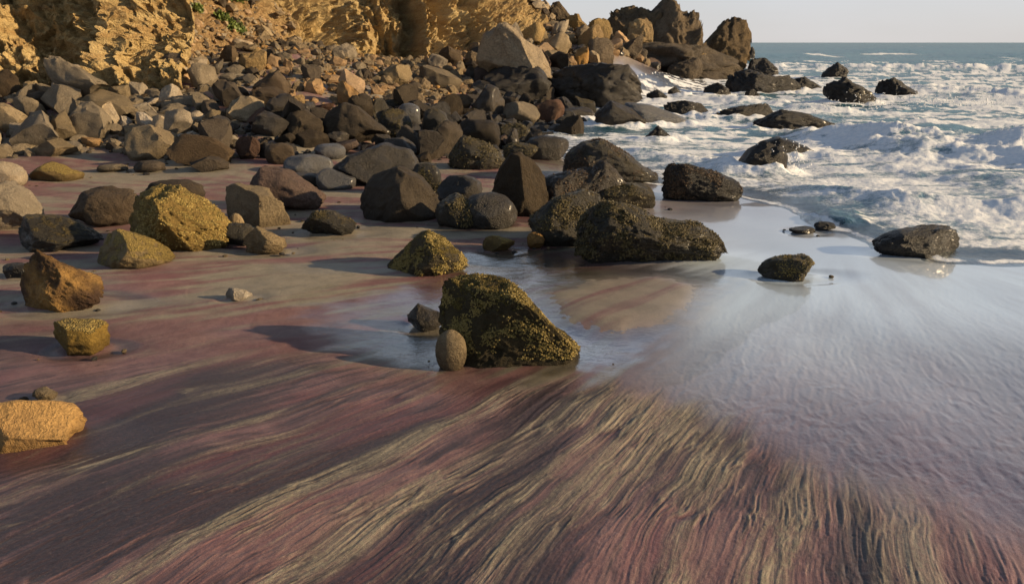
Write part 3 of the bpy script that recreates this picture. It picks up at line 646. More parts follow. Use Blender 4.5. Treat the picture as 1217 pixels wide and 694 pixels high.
for rank, j in enumerate(ordp):
    i = placed[j]; x, y, r = X[i], Yc[i], rad[i]; z = H[i]
    rnd = rs.rand(); mt = zone_mat(PX[i], PY[i], rnd); k = rs.randint(len(variants))
    az = rs.uniform(0, 6.283); sc = r * 2 * rs.uniform(.9, 1.15); szz = rs.uniform(.8, 1.25); tx_, ty_ = rs.normal(0, .22, 2)
    if rank < BUD:
        o = bpy.data.objects.new('boulder' if size_px[j] > 22 else 'stone', vmesh(k)); COL.objects.link(o)
        o.material_slots[0].link = 'OBJECT'; o.material_slots[0].material = M[mt]
        o.location = (x, y, z + .06 * r); o.rotation_euler = (tx_, ty_, az); o.scale = (sc, sc, sc * szz)
        sz = 'chunky' if size_px[j] > 30 else 'medium' if size_px[j] > 20 else 'small'
        form = 'slab-like' if k % 5 == 0 else 'low' if k % 5 == 1 else 'blocky' if k % 5 in (2, 3) else 'tall'
        setp(o, loose_label(f'{sz} {form} {COLNAME[mt]}', x, y, PX[i], PY[i]), 'stone', 'loose stones on the rubble slope')
    else:
        V, F = ico(1) if size_px[j] < 9 else ico(2)
        q = np.random.RandomState(2000 + rank)
        Vn = V * (1 + q.uniform(-.28, .18, (len(V), 1)))
        Nn = q.normal(size=(4, 3)); Nn /= np.linalg.norm(Nn, axis=1)[:, None]
        for n in Nn:
            kk = Vn @ n - .6; m = kk > 0; Vn[m] -= n * kk[m][:, None]
        Vn = Vn * np.array([1, q.uniform(.6, 1), q.uniform(.5, .9)]) * sc * .55
        c, s_ = math.cos(az), math.sin(az)
        Vn = np.stack([Vn[:, 0] * c - Vn[:, 1] * s_, Vn[:, 0] * s_ + Vn[:, 1] * c, Vn[:, 2]], 1) + np.array([x, y, z + .2 * r])
        stuffV.append(Vn); stuffF.append(F + nv); nv += len(Vn)
        stuffM.append(np.full(len(F), STUFFMATS.index(mt) if mt in STUFFMATS else (4 if mt in ('red', 'mossdark', 'stack', 'wetbrown') else 1)))
def stuff_obj(name, Vs, Fs, Ms, label, cat):
    me = mesh_np(name, np.concatenate(Vs), np.concatenate(Fs), False)
    for q in STUFFMATS: me.materials.append(M[q])
    me.polygons.foreach_set('material_index', np.concatenate(Ms).astype(np.int32))
    o = link(name, me); setp(o, label, cat, kind='stuff'); return o
stuff_obj('rubble', stuffV, stuffF, stuffM, 'small broken stones filling the gaps of the rubble slope below the cliff', 'rubble')
print('ROCKS individual', len(HERO), 'placed', len(placed), 'stuff tris', sum(len(f) for f in stuffF))
# small chips scattered on the dirt talus and cliff foot
V0, F0 = ico(1); cv, cf, cmx, nv = [], [], [], 0
q = np.random.RandomState(77)
CX_, CY_ = q.uniform(-15, 8, 30000), q.uniform(10, 36, 30000)
h_, s_, e_ = base_h(CX_, CY_); p_, pv_ = proj(CX_, CY_, h_)
kk = np.nonzero((s_ > -.3) & (s_ < 8) & (p_ > -20) & (p_ < 760) & (e_ < .5))[0][:3400]
for i in kk:
    r = q.uniform(.03, .10) * (1 + max(0, CY_[i] - 15) * .04)
    Vn = V0 * (1 + q.uniform(-.35, .2, (len(V0), 1))) * r * np.array([1, q.uniform(.5, 1), q.uniform(.4, .9)])
    c, s2 = math.cos(i), math.sin(i)
    Vn = np.stack([Vn[:, 0] * c - Vn[:, 1] * s2, Vn[:, 0] * s2 + Vn[:, 1] * c, Vn[:, 2]], 1) + np.array([CX_[i], CY_[i], h_[i] + r * .2])
    cv.append(Vn); cf.append(F0 + nv); nv += len(Vn)
    mt = zone_mat(p_[i], pv_[i], q.rand()); cmx.append(np.full(len(F0), STUFFMATS.index(mt) if mt in STUFFMATS else (4 if mt in ('red', 'mossdark', 'stack', 'wetbrown') else 1)))
stuff_obj('stone_chips', cv, cf, cmx, 'loose chips and cobbles strewn over the rubble slope', 'stone chips')

V0, F0 = ico(2); cv, cf, cmx, nv = [], [], [], 0
q = np.random.RandomState(79)
sandrocks = [r for r in ROCKS if 3 < r[1] < 11.5 and base_h(np.array([r[0]]), np.array([r[1]]))[2][0] < -.2]
for k in range(240):
    x, y, a, b = sandrocks[q.randint(len(sandrocks))]; t_ = q.uniform(0, 6.28); f_ = 1.05 + abs(q.normal()) * .45
    x, y = x + math.cos(t_) * (a * f_ + .03), y + math.sin(t_) * (b * f_ + .03); r = min(np.exp(q.normal(-4.2, .5)), .04) * (.6 + .06 * y)
    Vn = V0 * (1 + .22 * fbm3(V0 * 1.3 + k, 2))[:, None] * r * np.array([1, q.uniform(.6, 1), q.uniform(.4, .7)])
    c, s2 = math.cos(k), math.sin(k); Vn = np.stack([Vn[:, 0] * c - Vn[:, 1] * s2, Vn[:, 0] * s2 + Vn[:, 1] * c, Vn[:, 2]], 1) + np.array([x, y, hz(x, y) - .006])
    cv.append(Vn); cf.append(F0 + nv); nv += len(Vn); cmx.append(np.full(len(F0), (0, 1, 2, 4, 4)[q.randint(5)]))
stuff_obj('beach_pebbles', cv, cf, cmx, 'small pebbles and grit gathered round the feet of the stones on the sand', 'pebbles')
# ------------------------------------------------------------------ cliff
NU, NV = 620, 190
tt = np.linspace(0, len(ctrl) - 1, NU)
def smooth_interp(col):
    v = np.interp(tt, np.arange(len(ctrl)), ctrl[:, col]); k = np.hanning(25); k /= k.sum()
    return np.convolve(np.pad(v, 12, 'edge'), k, 'valid')
bx, by, bh, ba, bf = [smooth_interp(c) for c in range(5)]
bz = base_h(bx, by)[0] - .35
tx_, ty_ = np.gradient(bx), np.gradient(by); L = np.hypot(tx_, ty_); nx, ny = ty_ / L, -tx_ / L     # towards the beach
arc = np.concatenate([[0], np.cumsum(np.hypot(np.diff(bx), np.diff(by)))])
v = np.linspace(0, 1, NV)[:, None] ** 1.15
hh = v * bh[None]
back = hh / np.tan(np.radians(ba))[None] + .9 * ss(.75, 1.0, v) * bh[None]
Xc = bx[None] - nx[None] * back; Yc_ = by[None] - ny[None] * back; Zc = bz[None] + hh * (1 - .12 * ss(.7, 1, v))
P = np.stack([Xc, Yc_, Zc], -1).reshape(-1, 3)
ar = np.broadcast_to(arc[None], Xc.shape).reshape(-1); fl = np.broadcast_to(bf[None], Xc.shape).reshape(-1)
big = fbm3(P * .45 + 3, 3); blocky = np.abs(fbm3(P * 1.1 + 7, 4)); fineN = fbm3(P * 4.5, 4)
warp = fbm3(P * .9 + 31, 2) * .5
flute = np.abs(n2(ar * 1.5 + warp, P[:, 2] * .22)) + .5 * np.abs(n2(ar * 3.4 + warp * 2, P[:, 2] * .5 + 9))
pit = ss(.25, .6, fbm3(P * 1.6 + 50, 2))
jit = np.stack([fbm3(P * 2.2 + 5, 2), fbm3(P * 2.2 + 25, 2), fbm3(P * 2.2 + 45, 2)], 1) * .18
cb = .30 * cells((P + jit) * np.array([.9, .9, .7])) + .16 * cells((P + jit) * 2.1 + 9) + .09 * cells((P + jit) * 4.6 + 31)
disp = .45 * big + 1.1 * cb * (1 - .5 * fl) - .26 * blocky + .12 * fineN - .95 * fl * (flute - .35) - .16 * pit * (1 - fl) - .20 * np.abs(fbm3(P * 2.6 + 70, 4)) - .12 * ss(.1, .5, fbm3(P * 6 + 90, 2)) + .05 * fbm3(P * 10 + 11, 2) - .07 * np.abs(fbm3(P * 5 + 60, 3))
# gullies that stay in shade: (px along the foot, width m, depth m)
for gpx, gw, gd in ((62, .30, .55), (122, .22, .5), (238, .22, .9), (262, .16, .4), (415, .3, .8), (470, .35, .9), (500, .25, .7), (548, .35, .9), (-60, .4, .8), (22, .2, .4)):
    au = arc[np.argmin(np.abs(proj(bx, by, bz)[0] - gpx))]
    wob = .35 * n2(P[:, 2] * .9 + gpx, P[:, 2] * 0 + gpx)
    disp = disp - gd * np.exp(-((ar - au + wob) / gw) ** 2) * (.35 + .65 * ss(-.25, .3, n2(P[:, 2] * .8 + gpx, ar * .3)))
env = np.broadcast_to(ss(0, .08, v), Xc.shape).reshape(-1)
slope = np.radians(np.broadcast_to(ba[None], Xc.shape).reshape(-1))
n3_ = np.stack([np.broadcast_to(nx[None], Xc.shape).reshape(-1) * np.sin(slope), np.broadcast_to(ny[None], Xc.shape).reshape(-1) * np.sin(slope), np.cos(slope)], 1)
sfac = np.broadcast_to(ss(34, 60, ba)[None], Xc.shape).reshape(-1)
P = P + n3_ * (disp * (.25 + .75 * env) * (.22 + .78 * sfac))[:, None]
me = mesh_np('cliff', P, grid_faces(NV, NU), False)
attr(me, 'dirt', 1 - sfac); attr(me, 'flute', fl); attr(me, 'arc', ar)
t = NT('ochre_cliff_rock'); po = t.pos()
st = t.mapping((.35, .35, 2.6), po, (R(6), R(10), 0))
a = t.noise(1.1, 4, .6, po); b = t.noise(2.2, 5, .65, st); c = t.noise(9, 5, .7, po); d = t.noise(38, 3, .65, po)
col = t.mix(t.rr(a, .35, .65), (.50, .355, .155), (.60, .45, .215)); col = t.mix(t.rr(b, .45, .65, 0, .7), col, (.33, .19, .07)); col = t.mix(t.rr(c, .5, .72, 0, .8), col, (.56, .44, .24))
col = t.mix(t.rr(d, .35, .6, .5, 0), col, (.20, .13, .06))
col = t.mix(t.rr(t.noise(.55, 3, .6, st), .45, .7, 0, .35), col, (.34, .28, .18)); col = t.mix(t.rr(t.noise(1.6, 4, .7, po), .55, .7, 0, .35), col, (.20, .125, .06))
dirt = t.mix(t.rr(c, .4, .62), (.24, .15, .075), (.36, .24, .115)); dirt = t.mix(t.rr(d, .55, .7, 0, .6), dirt, (.46, .35, .2))
col = t.mix(t.attr('dirt'), col, dirt)
hb = t.math('ADD', t.math('MULTIPLY', c, .8), t.math('MULTIPLY', d, .35))
t.set(Base_Color=col, Roughness=.95, Normal=t.bump(hb, 1.0, .16)); t.bsdf.inputs['Specular IOR Level'].default_value = .1
o = link('cliff', me, t.m); setp(o, 'eroded golden ochre cliff with dark gullies above the rubble', 'cliff', kind='structure')
CLIFF = P.reshape(NV, NU, 3); CN = n3_.reshape(NV, NU, 3)

V0, F0 = ico(1); cv, cf, cmx, nv = [], [], [], 0
q = np.random.RandomState(78)
cu, cvv = proj(CLIFF[..., 0], CLIFF[..., 1], CLIFF[..., 2])
okc = (sfac.reshape(NV, NU) < .55) & (cu > 200) & (cu < 760) & (cvv > -30)
ii, jj = np.nonzero(okc)
for k in q.choice(len(ii), min(2600, len(ii)), replace=False):
    p = CLIFF[ii[k], jj[k]]; r = np.exp(q.normal(-2.9, .6)) * (1 + max(0, p[1] - 18) * .05); r = min(r, .3)
    Vn = V0 * (1 + q.uniform(-.3, .2, (len(V0), 1)))
    for n in q.normal(size=(3, 3)):
        n = n / np.linalg.norm(n); w_ = Vn @ n - .55; m = w_ > 0; Vn[m] -= n * w_[m][:, None]
    Vn = Vn * r * np.array([1, q.uniform(.6, 1), q.uniform(.5, .9)]); a_ = q.uniform(0, 6.28); c, s2 = math.cos(a_), math.sin(a_)
    Vn = np.stack([Vn[:, 0] * c - Vn[:, 1] * s2, Vn[:, 0] * s2 + Vn[:, 1] * c, Vn[:, 2]], 1) + p + CN[ii[k], jj[k]] * r * .35
    cv.append(Vn); cf.append(F0 + nv); nv += len(Vn); cmx.append(np.full(len(F0), STUFFMATS.index(['tan', 'orange', 'block', 'brown', 'block', 'tan'][q.randint(6)])))
stuff_obj('slope_stones', cv, cf, cmx, 'golden stones lying on the bare dirt slope between the two cliffs', 'stones')

# ------------------------------------------------------------------ plants on the dirt slope
LEAF = NT('green_succulent_leaf'); LEAF.set(Base_Color=LEAF.mix(LEAF.rr(LEAF.noise(9, 2, .5, LEAF.pos()), .35, .65), (.055, .085, .018), (.14, .18, .035)), Roughness=.55)
STEM = NT('dry_brown_stem'); STEM.set(Base_Color=(.16, .10, .05, 1), Roughness=.9)
def cliff_at(px, py):
    u, v_ = proj(CLIFF[..., 0], CLIFF[..., 1], CLIFF[..., 2]); d = (u - px) ** 2 + (v_ - py) ** 2
    i = np.unravel_index(np.argmin(d), d.shape); return CLIFF[i], CN[i]
def plant(px, py, wpx, hpx, label, seed, n=420, leafmat=None, name='shrub'):
    q = np.random.RandomState(seed); p, nn = cliff_at(px, py); sc = p[1] / FX
    wm, hm = wpx * sc / 2, hpx * sc / 2
    up = np.array([0, 0, 1.]); side = np.cross(up, nn); side /= np.linalg.norm(side); upv = np.cross(nn, side)
    e_ = bpy.data.objects.new(name, None); COL.objects.link(e_); e_.location = p
    setp(e_, label, 'plant', 'green plants on the dirt slope')
    VV, FF, SV, SF = [], [], [], []
    for k in range(n):
        cl = k % 9; ca = cl * 2.4 + seed; cr = .62 * math.sqrt((cl + .5) / 9)
        a = cr * math.cos(ca) + q.normal(0, .22); b = cr * math.sin(ca) + q.normal(0, .2)
        if a * a + b * b > 1.1: continue
        out = (.12 + .10 * q.rand()) * (1.2 - .8 * (a * a + b * b)) * wm * 2 * q.rand()
        c = side * a * wm + upv * b * hm + nn * (out + .03)
        d = q.normal(size=3) + nn * .8 + up * .4; d /= np.linalg.norm(d); s2 = np.cross(d, q.normal(size=3)); s2 /= np.linalg.norm(s2)
        L_ = q.uniform(.04, .10); wd = L_ * .32; i0 = len(VV) * 1
        VV += [c, c + d * L_ * .5 + s2 * wd, c + d * L_, c + d * L_ * .5 - s2 * wd]; FF.append([i0, i0 + 1, i0 + 2, i0 + 3])
    for k in range(14):
        a = k * 2.4; c = side * math.cos(a) * wm * .7 * q.rand() + upv * math.sin(a) * hm * .7 * q.rand() + nn * .12
        s2 = side * .008; i0 = len(SV); SV += [-nn * .05 - s2, -nn * .05 + s2, c + s2 * .5, c - s2 * .5]; SF.append([i0, i0 + 1, i0 + 2, i0 + 3])
    f = link('foliage', mesh_np('foliage', np.array(VV), np.array(FF), False), leafmat or LEAF.m, e_); f['kind'] = 'stuff'
    link('stem', mesh_np('stem', np.array(SV), np.array(SF), False), STEM.m, e_)
plant(276, 36, 40, 26, 'bright green mat plant on the dirt slope above the gully', 1, 900)
plant(262, 24, 26, 16, 'smaller green mat plant just above the bright one', 2, 420)
plant(282, 2, 44, 14, 'green plant at the top edge of the photograph on the slope', 3, 500)
plant(232, 14, 24, 12, 'thin olive plant on the cliff left of the others', 4, 260)

# ------------------------------------------------------------------ beach
ang = np.concatenate([np.linspace(-86, -43, 36)[:-1], np.linspace(-42, 42, 920), np.linspace(43, 86, 36)[1:]])
rr_ = np.concatenate([1 / np.linspace(1 / .9, 1 / 1.75, 24)[:-1], 1 / np.linspace(1 / 1.75, 1 / 13.5, 630), 1 / np.linspace(1 / 13.5, 1 / 70, 60)[1:]])
A, RR = np.meshgrid(R(1) * ang, rr_); bxv, byv = (np.sin(A) * RR).ravel(), (np.cos(A) * RR).ravel()
Z, SF_, SEAD = base_h(bxv, byv)
PXb, PYb = proj(bxv, byv, np.zeros_like(bxv))
OX, OY = 3.0, 6.7                       # where the backwash fans out from
phi = np.arctan2(bxv - OX, OY - byv); rad_ = np.hypot(bxv - OX, byv - OY)
near = ss(14, 9, byv)
w1 = fbm2(bxv * 1.1, byv * 1.1, 2); w2 = fbm2(bxv * 3.3 + 5, byv * 3.3, 2); w3 = n2(bxv * 9, byv * 9 + 3)
ph = phi + .010 * w1 + .0022 * w2 + .0006 * w3
rw = rad_ + .10 * w2
farO = ss(.9, 2.0, rad_)
# dividing line between the fan of streaks and the smooth wet sheet (photograph column -> row)
edge = np.interp(PXb, [-400, 60, 300, 420, 520, 560, 620, 700, 790, 900, 1000, 1100, 1217, 1500], [330, 395, 400, 418, 432, 440, 446, 452, 462, 512, 560, 590, 628, 700])
edge = edge + 14 * n2(ph * 40, rw * .7) + 10 * w1
wid = np.interp(PXb, [0, 420, 600, 800, 1000, 1217], [70, 40, 16, 30, 60, 80])
streak = ss(-.4, 1.0, (PYb - edge) / wid) * ss(OY + .5, OY - .7, byv)
upper = 1 - ss(-1.0, .4, (PYb - edge) / wid)
rightness = ss(620, 900, PXb)
def thin(v, k=2.0, p=3): return np.clip(1 - np.abs(v) * k, 0, 1) ** p
A1 = fbm2(ph * 18, rw * .40, 3); A2 = n2(ph * 52 + 9, rw * .6)
split = .30 * n2(ph * 60, rw * 1.5) + .16 * n2(ph * 140, rw * 3.5)
fd2 = ss(3.8, 2.8, byv) * lerp(ss(3.2, 2.4, byv), 1, ss(330, 620, PXb)); fd3 = ss(2.8, 2.1, byv)
mod1 = .25 + .75 * ss(-.35, .45, n2(ph * 24 + 80, rw * 1.5)); mod2 = .2 + .8 * ss(-.35, .45, n2(ph * 40 + 120, rw * 2.3))
mod3 = ss(-.3, .5, n2(ph * 75 + 160, rw * 3.4))
L1 = mod1 * thin(n2(ph * 118 + split, rw * 1.9), 2.3); L2 = fd2 * (.25 + .75 * mod3) * thin(n2(ph * 190 + split * 1.5, rw * 4.2 + 8)); L3 = fd3 * thin(n2(ph * 380 + split * 2, rw * 8.5 + 3), 1.6, 2)
GV1 = mod2 * thin(n2(ph * 76 + 20 + split, rw * 1.5 + 5), 2.6, 2); GV2 = fd2 * mod3 * thin(n2(ph * 150 + 70 + split, rw * 3.6 + 5), 2.2, 2)
B = A2 * 1.2; D = fd3 * n2(ph * 330, rw * 5)
cusp = fbm2(ph * 92 + .6 * w3, rw * 9.5, 2) + .5 * n2(ph * 190, rw * 20) - .8 * np.abs(n2(ph * 70 + 33, rw * 7.5))
leftness = ss(420, 60, PXb)
lowfan = streak * (1 - .75 * leftness)
soft = .35 + .65 * ss(-.5, .5, fbm2(bxv * 1.3 + 3, byv * 1.3, 2) + .25)
relief = .8 * lowfan * (.0050 * A1 + .0030 * A2 + soft * (.0046 * L1 + .0044 * L2 + .0026 * L3 - .0056 * GV1 - .0040 * GV2) + .0011 * D)
relief = relief + streak * leftness * (.004 * A1 + .0016 * L2 - .0016 * GV2 + .0008 * L3)
relief = relief + (1 - streak) * rightness * near * farO * (.25 + .75 * ss(340, 470, PYb)) * .0015 * cusp
relief = relief + (1 - streak) * (1 - rightness) * near * (.0030 * n2(ph * 30, rw * 1.2) + .0016 * n2(ph * 90, rw * 4) + .0006 * fbm2(bxv * 28, byv * 28, 2))
relief = relief + .0006 * fbm2(bxv * 60, byv * 60, 2) * ss(7, 4, byv)
Zs = Z + .028 * fbm2(bxv * .55, byv * .55, 2) * ss(-.2, .6, np.abs(SEAD) + .0) * near + .06 * fbm2(bxv * 1.3, byv * 1.3, 3) * ss(0, 1, SF_)
# water-filled hollow round the central boulder, draining to the right
def soft_poly(pts, soft):
    """1 inside the ground polygon drawn through these pixels, fading over SOFT metres"""
    q = gpl(pts + pts[:1]); d = sdist(q, bxv, byv)
    x, y = bxv, byv; ins = np.zeros(x.shape, bool)
    for (ax, ay), (cx_, cy_) in zip(q[:-1], q[1:]):
        c = ((ay > y) != (cy_ > y)) & (x < (cx_ - ax) * (y - ay) / (cy_ - ay + 1e-12) + ax); ins ^= c
    dd = np.where(ins, np.abs(d), -np.abs(d)) + .05 * w2
    return ss(-soft, soft, dd)
pool = ss(1000, 720, PXb) * soft_poly([(372, 378), (405, 362), (470, 350), (525, 335), (548, 300), (590, 296), (660, 292), (700, 312), (850, 318), (940, 325), (930, 350), (860, 372), (800, 400), (760, 425), (690, 438), (540, 433), (470, 424), (400, 404)], .40)
bar = soft_poly([(640, 350), (690, 332), (780, 330), (845, 345), (815, 384), (740, 400), (672, 384)], .20)
redsh = soft_poly([(640, 292), (700, 300), (850, 316), (960, 335), (880, 330), (760, 325), (660, 312)], .1)
Zs = Zs - .022 * pool + .030 * bar * pool
SC = [(x, y, a, b) for x, y, a, b in ROCKS if y < 8.5 and base_h(np.array([x]), np.array([y]))[2][0] < .3]
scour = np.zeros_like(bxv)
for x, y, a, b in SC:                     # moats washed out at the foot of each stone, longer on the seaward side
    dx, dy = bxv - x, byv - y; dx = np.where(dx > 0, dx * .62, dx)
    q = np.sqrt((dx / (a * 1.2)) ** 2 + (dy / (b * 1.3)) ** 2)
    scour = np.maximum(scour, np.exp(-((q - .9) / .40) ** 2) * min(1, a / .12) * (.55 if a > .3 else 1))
Zs = Zs - .016 * scour * near
Zs = Zs + relief * (1 - .85 * pool) * (1 - .5 * scour)
# what the sand is made of: tan quartz on the ridges, mauve garnet and dark plum grains in the troughs; the left corner's vignette is painted in too
n_big = fbm2(ph * 9 + 4, rw * .4, 3); n_mid = fbm2(ph * 34, rw * .55, 3); n_fine = lerp(n2(ph * 100 + 7, rw * 2.2), fbm2(ph * 130, rw * 2.4, 2), ss(4.2, 3, byv))
lines = soft * (1.0 * L1 + .8 * L2 + .45 * L3 - 1.3 * GV1 - .8 * GV2)
bias = np.interp(PXb, [0, 250, 450, 620, 800, 1000, 1217], [-.62, -.46, -.26, -.12, -.08, -.14, -.34]) + .30 * np.interp(PYb, [430, 480, 560, 694], [.4, .3, 0, .05])
tan_f = ss(-.30, .70, .60 * A1 + .35 * A2 + .55 * n_mid + .50 * lines + .35 * fbm2(bxv * .9 + 40, byv * .9, 2) + .75 * n2(ph * 24 + 60, rw * .35) + bias + .12 + .25 * n_fine)
nb = fbm2(ph * 7, rw * .55 + 3, 3) + .55 * fbm2(bxv * 1.0 + 2, byv * 3.0, 3)
ub = np.interp(PYb, [170, 215, 260, 300, 335, 365, 395, 430, 470], [.20, .12, .10, .30, .02, .12, -.25, -.45, -.6])
ub = ub + np.interp(PXb, [0, 300, 500, 700, 1000], [.0, .0, .05, .1, .25])
tan_u = ss(-.35, .55, .85 * nb + ub + .62 * n_mid + .38 * n_fine + .4 * n2(ph * 60 + 11, rw * .5))
sheet = rightness * (1 - streak)
tan_u = lerp(tan_u, .10 + .25 * farO * fbm2(ph * 9, rw * .6, 3), sheet * ss(640, 820, PXb))
mott = fbm2(bxv * 55, byv * 55, 3) * ss(4.5, 3, byv)
tan_f = np.clip(tan_f * (.68 + .25 * D + .35 * mott + .30 * (L1 + L2)), 0, 1)
tan = lerp(tan_u, tan_f, streak)
tan = np.maximum(tan, bar * .85 * ss(-.7, .3, n_mid + .35 * n_fine + .3)); tan = tan * (1 - .75 * redsh)
dark_f = ss(-.1, .8, -.40 * A1 - .55 * lines + .9 * fbm2(ph * 12 + 30, rw * .6, 3) + np.interp(PXb, [0, 250, 500, 900, 1217], [.52, .42, .38, .30, .36]) + .22 * n_fine)  # plum thickens leftward, partly painting in the vignette darkness
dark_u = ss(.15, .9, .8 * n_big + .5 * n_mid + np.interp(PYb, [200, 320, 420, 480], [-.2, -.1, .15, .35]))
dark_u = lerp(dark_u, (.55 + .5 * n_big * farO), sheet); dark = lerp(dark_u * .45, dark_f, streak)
red = ss(.25, .7, fbm2(ph * 16 + 200, rw * .9, 2) + .1) * (1 - np.clip(tan, 0, 1)) * (1 - sheet)
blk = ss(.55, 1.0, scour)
wet = np.clip(np.maximum(rightness * ss(.0, .8, upper + .0) , pool) + .0, 0, 1)
wet = np.maximum(wet, ss(-1.6, -.1, SEAD)); wet = np.maximum(wet, .5 * ss(.35, .8, scour))
wet = wet * (1 - .7 * bar)
wet = np.maximum(wet, .45 * streak * (1 - tan)); wet = np.maximum(wet, .40 * ss(.1, .5, fbm2(bxv * .8 + 9, byv * 1.6, 2)) * (1 - streak))
wet = np.maximum(wet, .75 * ss(330, 450, PYb) * ss(520, 660, PXb) * (1 - streak))
wet = np.maximum(wet, rightness * ss(700, 1217, PXb) * .55 * ss(1.3, .2, (PYb - edge) / 150))
mirror = np.maximum(np.maximum(sheet * ss(640, 860, PXb) * ss(1.5, .0, (PYb - edge) / 170), ss(-1.3, -.1, SEAD)), .42 * np.clip(wet, 0, 1)) * (1 - .85 * pool * ss(860, 700, PXb)) * (1 - .75 * bar)
V = np.stack([bxv, byv, Zs], 1)
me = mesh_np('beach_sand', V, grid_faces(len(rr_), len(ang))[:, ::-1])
for nme, arr in (('tan', tan), ('plum', np.maximum(dark, blk * .8)), ('wet', wet), ('mirror', mirror), ('fan_across', ph), ('fan_along', rw), ('fan', streak * ss(4.6, 3.2, byv)), ('red', red), ('silt_sheen', sheet * ss(640, 860, PXb) * np.interp(PYb, [220, 265, 305, 350, 400, 450, 500, 560], [.2, .5, .92, 1., .62, .28, .09, 0]) * (.92 + .22 * farO * fbm2(ph * 14, rw * 1.2, 3)).clip(0, 1.1) * (1 - .9 * bar))): attr(me, nme, arr)
t = NT('purple_and_tan_sand'); po = t.pos()
g1 = t.noise(300, 3, .7, po); g2 = t.noise(60, 3, .6, po); g3 = t.noise(7, 3, .6, po)
mauve = t.mix(t.rr(g3, .35, .65), (.200, .100, .096), (.265, .145, .132))
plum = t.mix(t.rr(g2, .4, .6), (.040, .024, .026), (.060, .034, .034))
tanc = t.mix(t.rr(g3, .35, .65), (.255, .222, .160), (.315, .272, .198))
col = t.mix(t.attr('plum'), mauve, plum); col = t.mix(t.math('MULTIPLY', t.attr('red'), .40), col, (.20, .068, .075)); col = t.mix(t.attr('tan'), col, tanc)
col = t.mix(t.rr(g1, .3, .65, .8, 0), col, t.mix(1, col, (.35, .32, .32), 'MULTIPLY')); col = t.mix(t.rr(g1, .58, .74, 0, .35), col, (.5, .42, .32))
col = t.mix(t.attr('silt_sheen'), col, (.68, .81, .95))  # pale silty film, with the sky's reflected brightness painted into its colour
cx_ = t.n.new('ShaderNodeCombineXYZ'); t.put(cx_.inputs[0], t.math('MULTIPLY', t.attr('fan_across'), 170.)); t.put(cx_.inputs[1], t.math('MULTIPLY', t.attr('fan_along'), 3.6))
rill = t.noise(1.0, 4, .68, cx_.outputs[0], .35); fan = t.attr('fan')
col = t.mix(t.math('MULTIPLY', t.rr(rill, .47, .34), t.math('MULTIPLY', fan, .72)), col, (.038, .026, .027))      # thin dark rills
col = t.mix(t.math('MULTIPLY', t.rr(rill, .56, .68), t.math('MULTIPLY', fan, t.rr(t.attr('tan'), 0, .5, .08, .38))), col, (.37, .32, .225))        # thin pale crests
wa = t.attr('wet')
col = t.mix(t.math('MULTIPLY', wa, .20), col, (.02, .014, .016))
hgt = t.math('ADD', t.math('ADD', t.math('MULTIPLY', g1, .5), t.math('MULTIPLY', g2, .5)), t.math('MULTIPLY', t.math('MULTIPLY', rill, fan), 3.0))
bn = t.n.new('ShaderNodeBump'); bn.inputs['Distance'].default_value = .003; t.put(bn.inputs['Strength'], t.rr(wa, .2, .9, .8, .06)); t.put(bn.inputs['Height'], hgt)
t.set(Base_Color=col, Roughness=t.rr(wa, 0, 1, .75, .35), Normal=bn.outputs[0], Coat_Weight=t.attr('mirror'), Coat_Roughness=t.rr(wa, .3, 1, .30, .09), Coat_IOR=2.4)
t.bsdf.inputs['Specular IOR Level'].default_value = .4
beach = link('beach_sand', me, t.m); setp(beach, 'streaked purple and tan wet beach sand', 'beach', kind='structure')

# ------------------------------------------------------------------ pool of clear water over the hollow
keep = (pool > .01) & (SEAD < .6)
Fp = grid_faces(len(rr_), len(ang))[:, ::-1]; Fp = Fp[keep[Fp].any(1)]
zp = Z - .022 * pool + .026 * bar * pool - .016 * scour * near + .0045 + .0012 * n2(bxv * 9 + 3 * w1, byv * 15) + .0005 * n2(bxv * 26 + 4 * w1, byv * 40)
filmv = ss(.22, .72, pool + .30 * n_mid * (1 - pool) + .12 * n2(bxv * 6, byv * 12)) * (1 - .85 * bar) * (.38 + .62 * ss(400, 620, PXb)) * (.85 + .25 * n2(bxv * 3.1, byv * 5.2 + w1)).clip(.4, 1)
Vp, Fp, filmv = compact(np.stack([bxv, byv, zp], 1), Fp, filmv)
# follow the wide undulation of the sand so the sheet stays thin
def water_mat(name, tint, foam=False):
    t = NT(name); t.n.remove(t.bsdf)
    tr = t.n.new('ShaderNodeBsdfTransparent'); tr.inputs[0].default_value = tint + (1,)
    gl = t.n.new('ShaderNodeBsdfGlossy'); gl.inputs['Roughness'].default_value = .05
    po = t.pos(); wv = t.mapping((1, 2.2, 1), po, (0, 0, R(-18))); nb_ = t.math('ADD', t.noise(14, 3, .55, wv, 1.2), t.math('MULTIPLY', t.noise(60, 2, .5, wv), .35))
    b = t.bump(nb_, .45, .006); t.l.new(b, gl.inputs['Normal'])
    fr = t.n.new('ShaderNodeFresnel'); fr.inputs['IOR'].default_value = 1.42; t.l.new(b, fr.inputs['Normal'])
    mxs = t.n.new('ShaderNodeMixShader'); t.put(mxs.inputs[0], t.math('MULTIPLY', fr.outputs[0], t.math('MULTIPLY', t.attr('film'), .75))); t.l.new(tr.outputs[0], mxs.inputs[1]); t.l.new(gl.outputs[0], mxs.inputs[2])
    t.l.new(mxs.outputs[0], t.out.inputs[0]); return t.m
lowf = .028 * fbm2(Vp[:, 0] * .55, Vp[:, 1] * .55, 2)
Vp[:, 2] += lowf * ss(14, 9, Vp[:, 1]) * .9
pme = mesh_np('shallow_water', Vp, Fp); attr(pme, 'film', filmv)
po_ = link('shallow_water', pme, water_mat('clear_shallow_water', (.94, .94, .93)))
setp(po_, 'thin sheet of clear water around the central boulder', 'water', kind='structure')

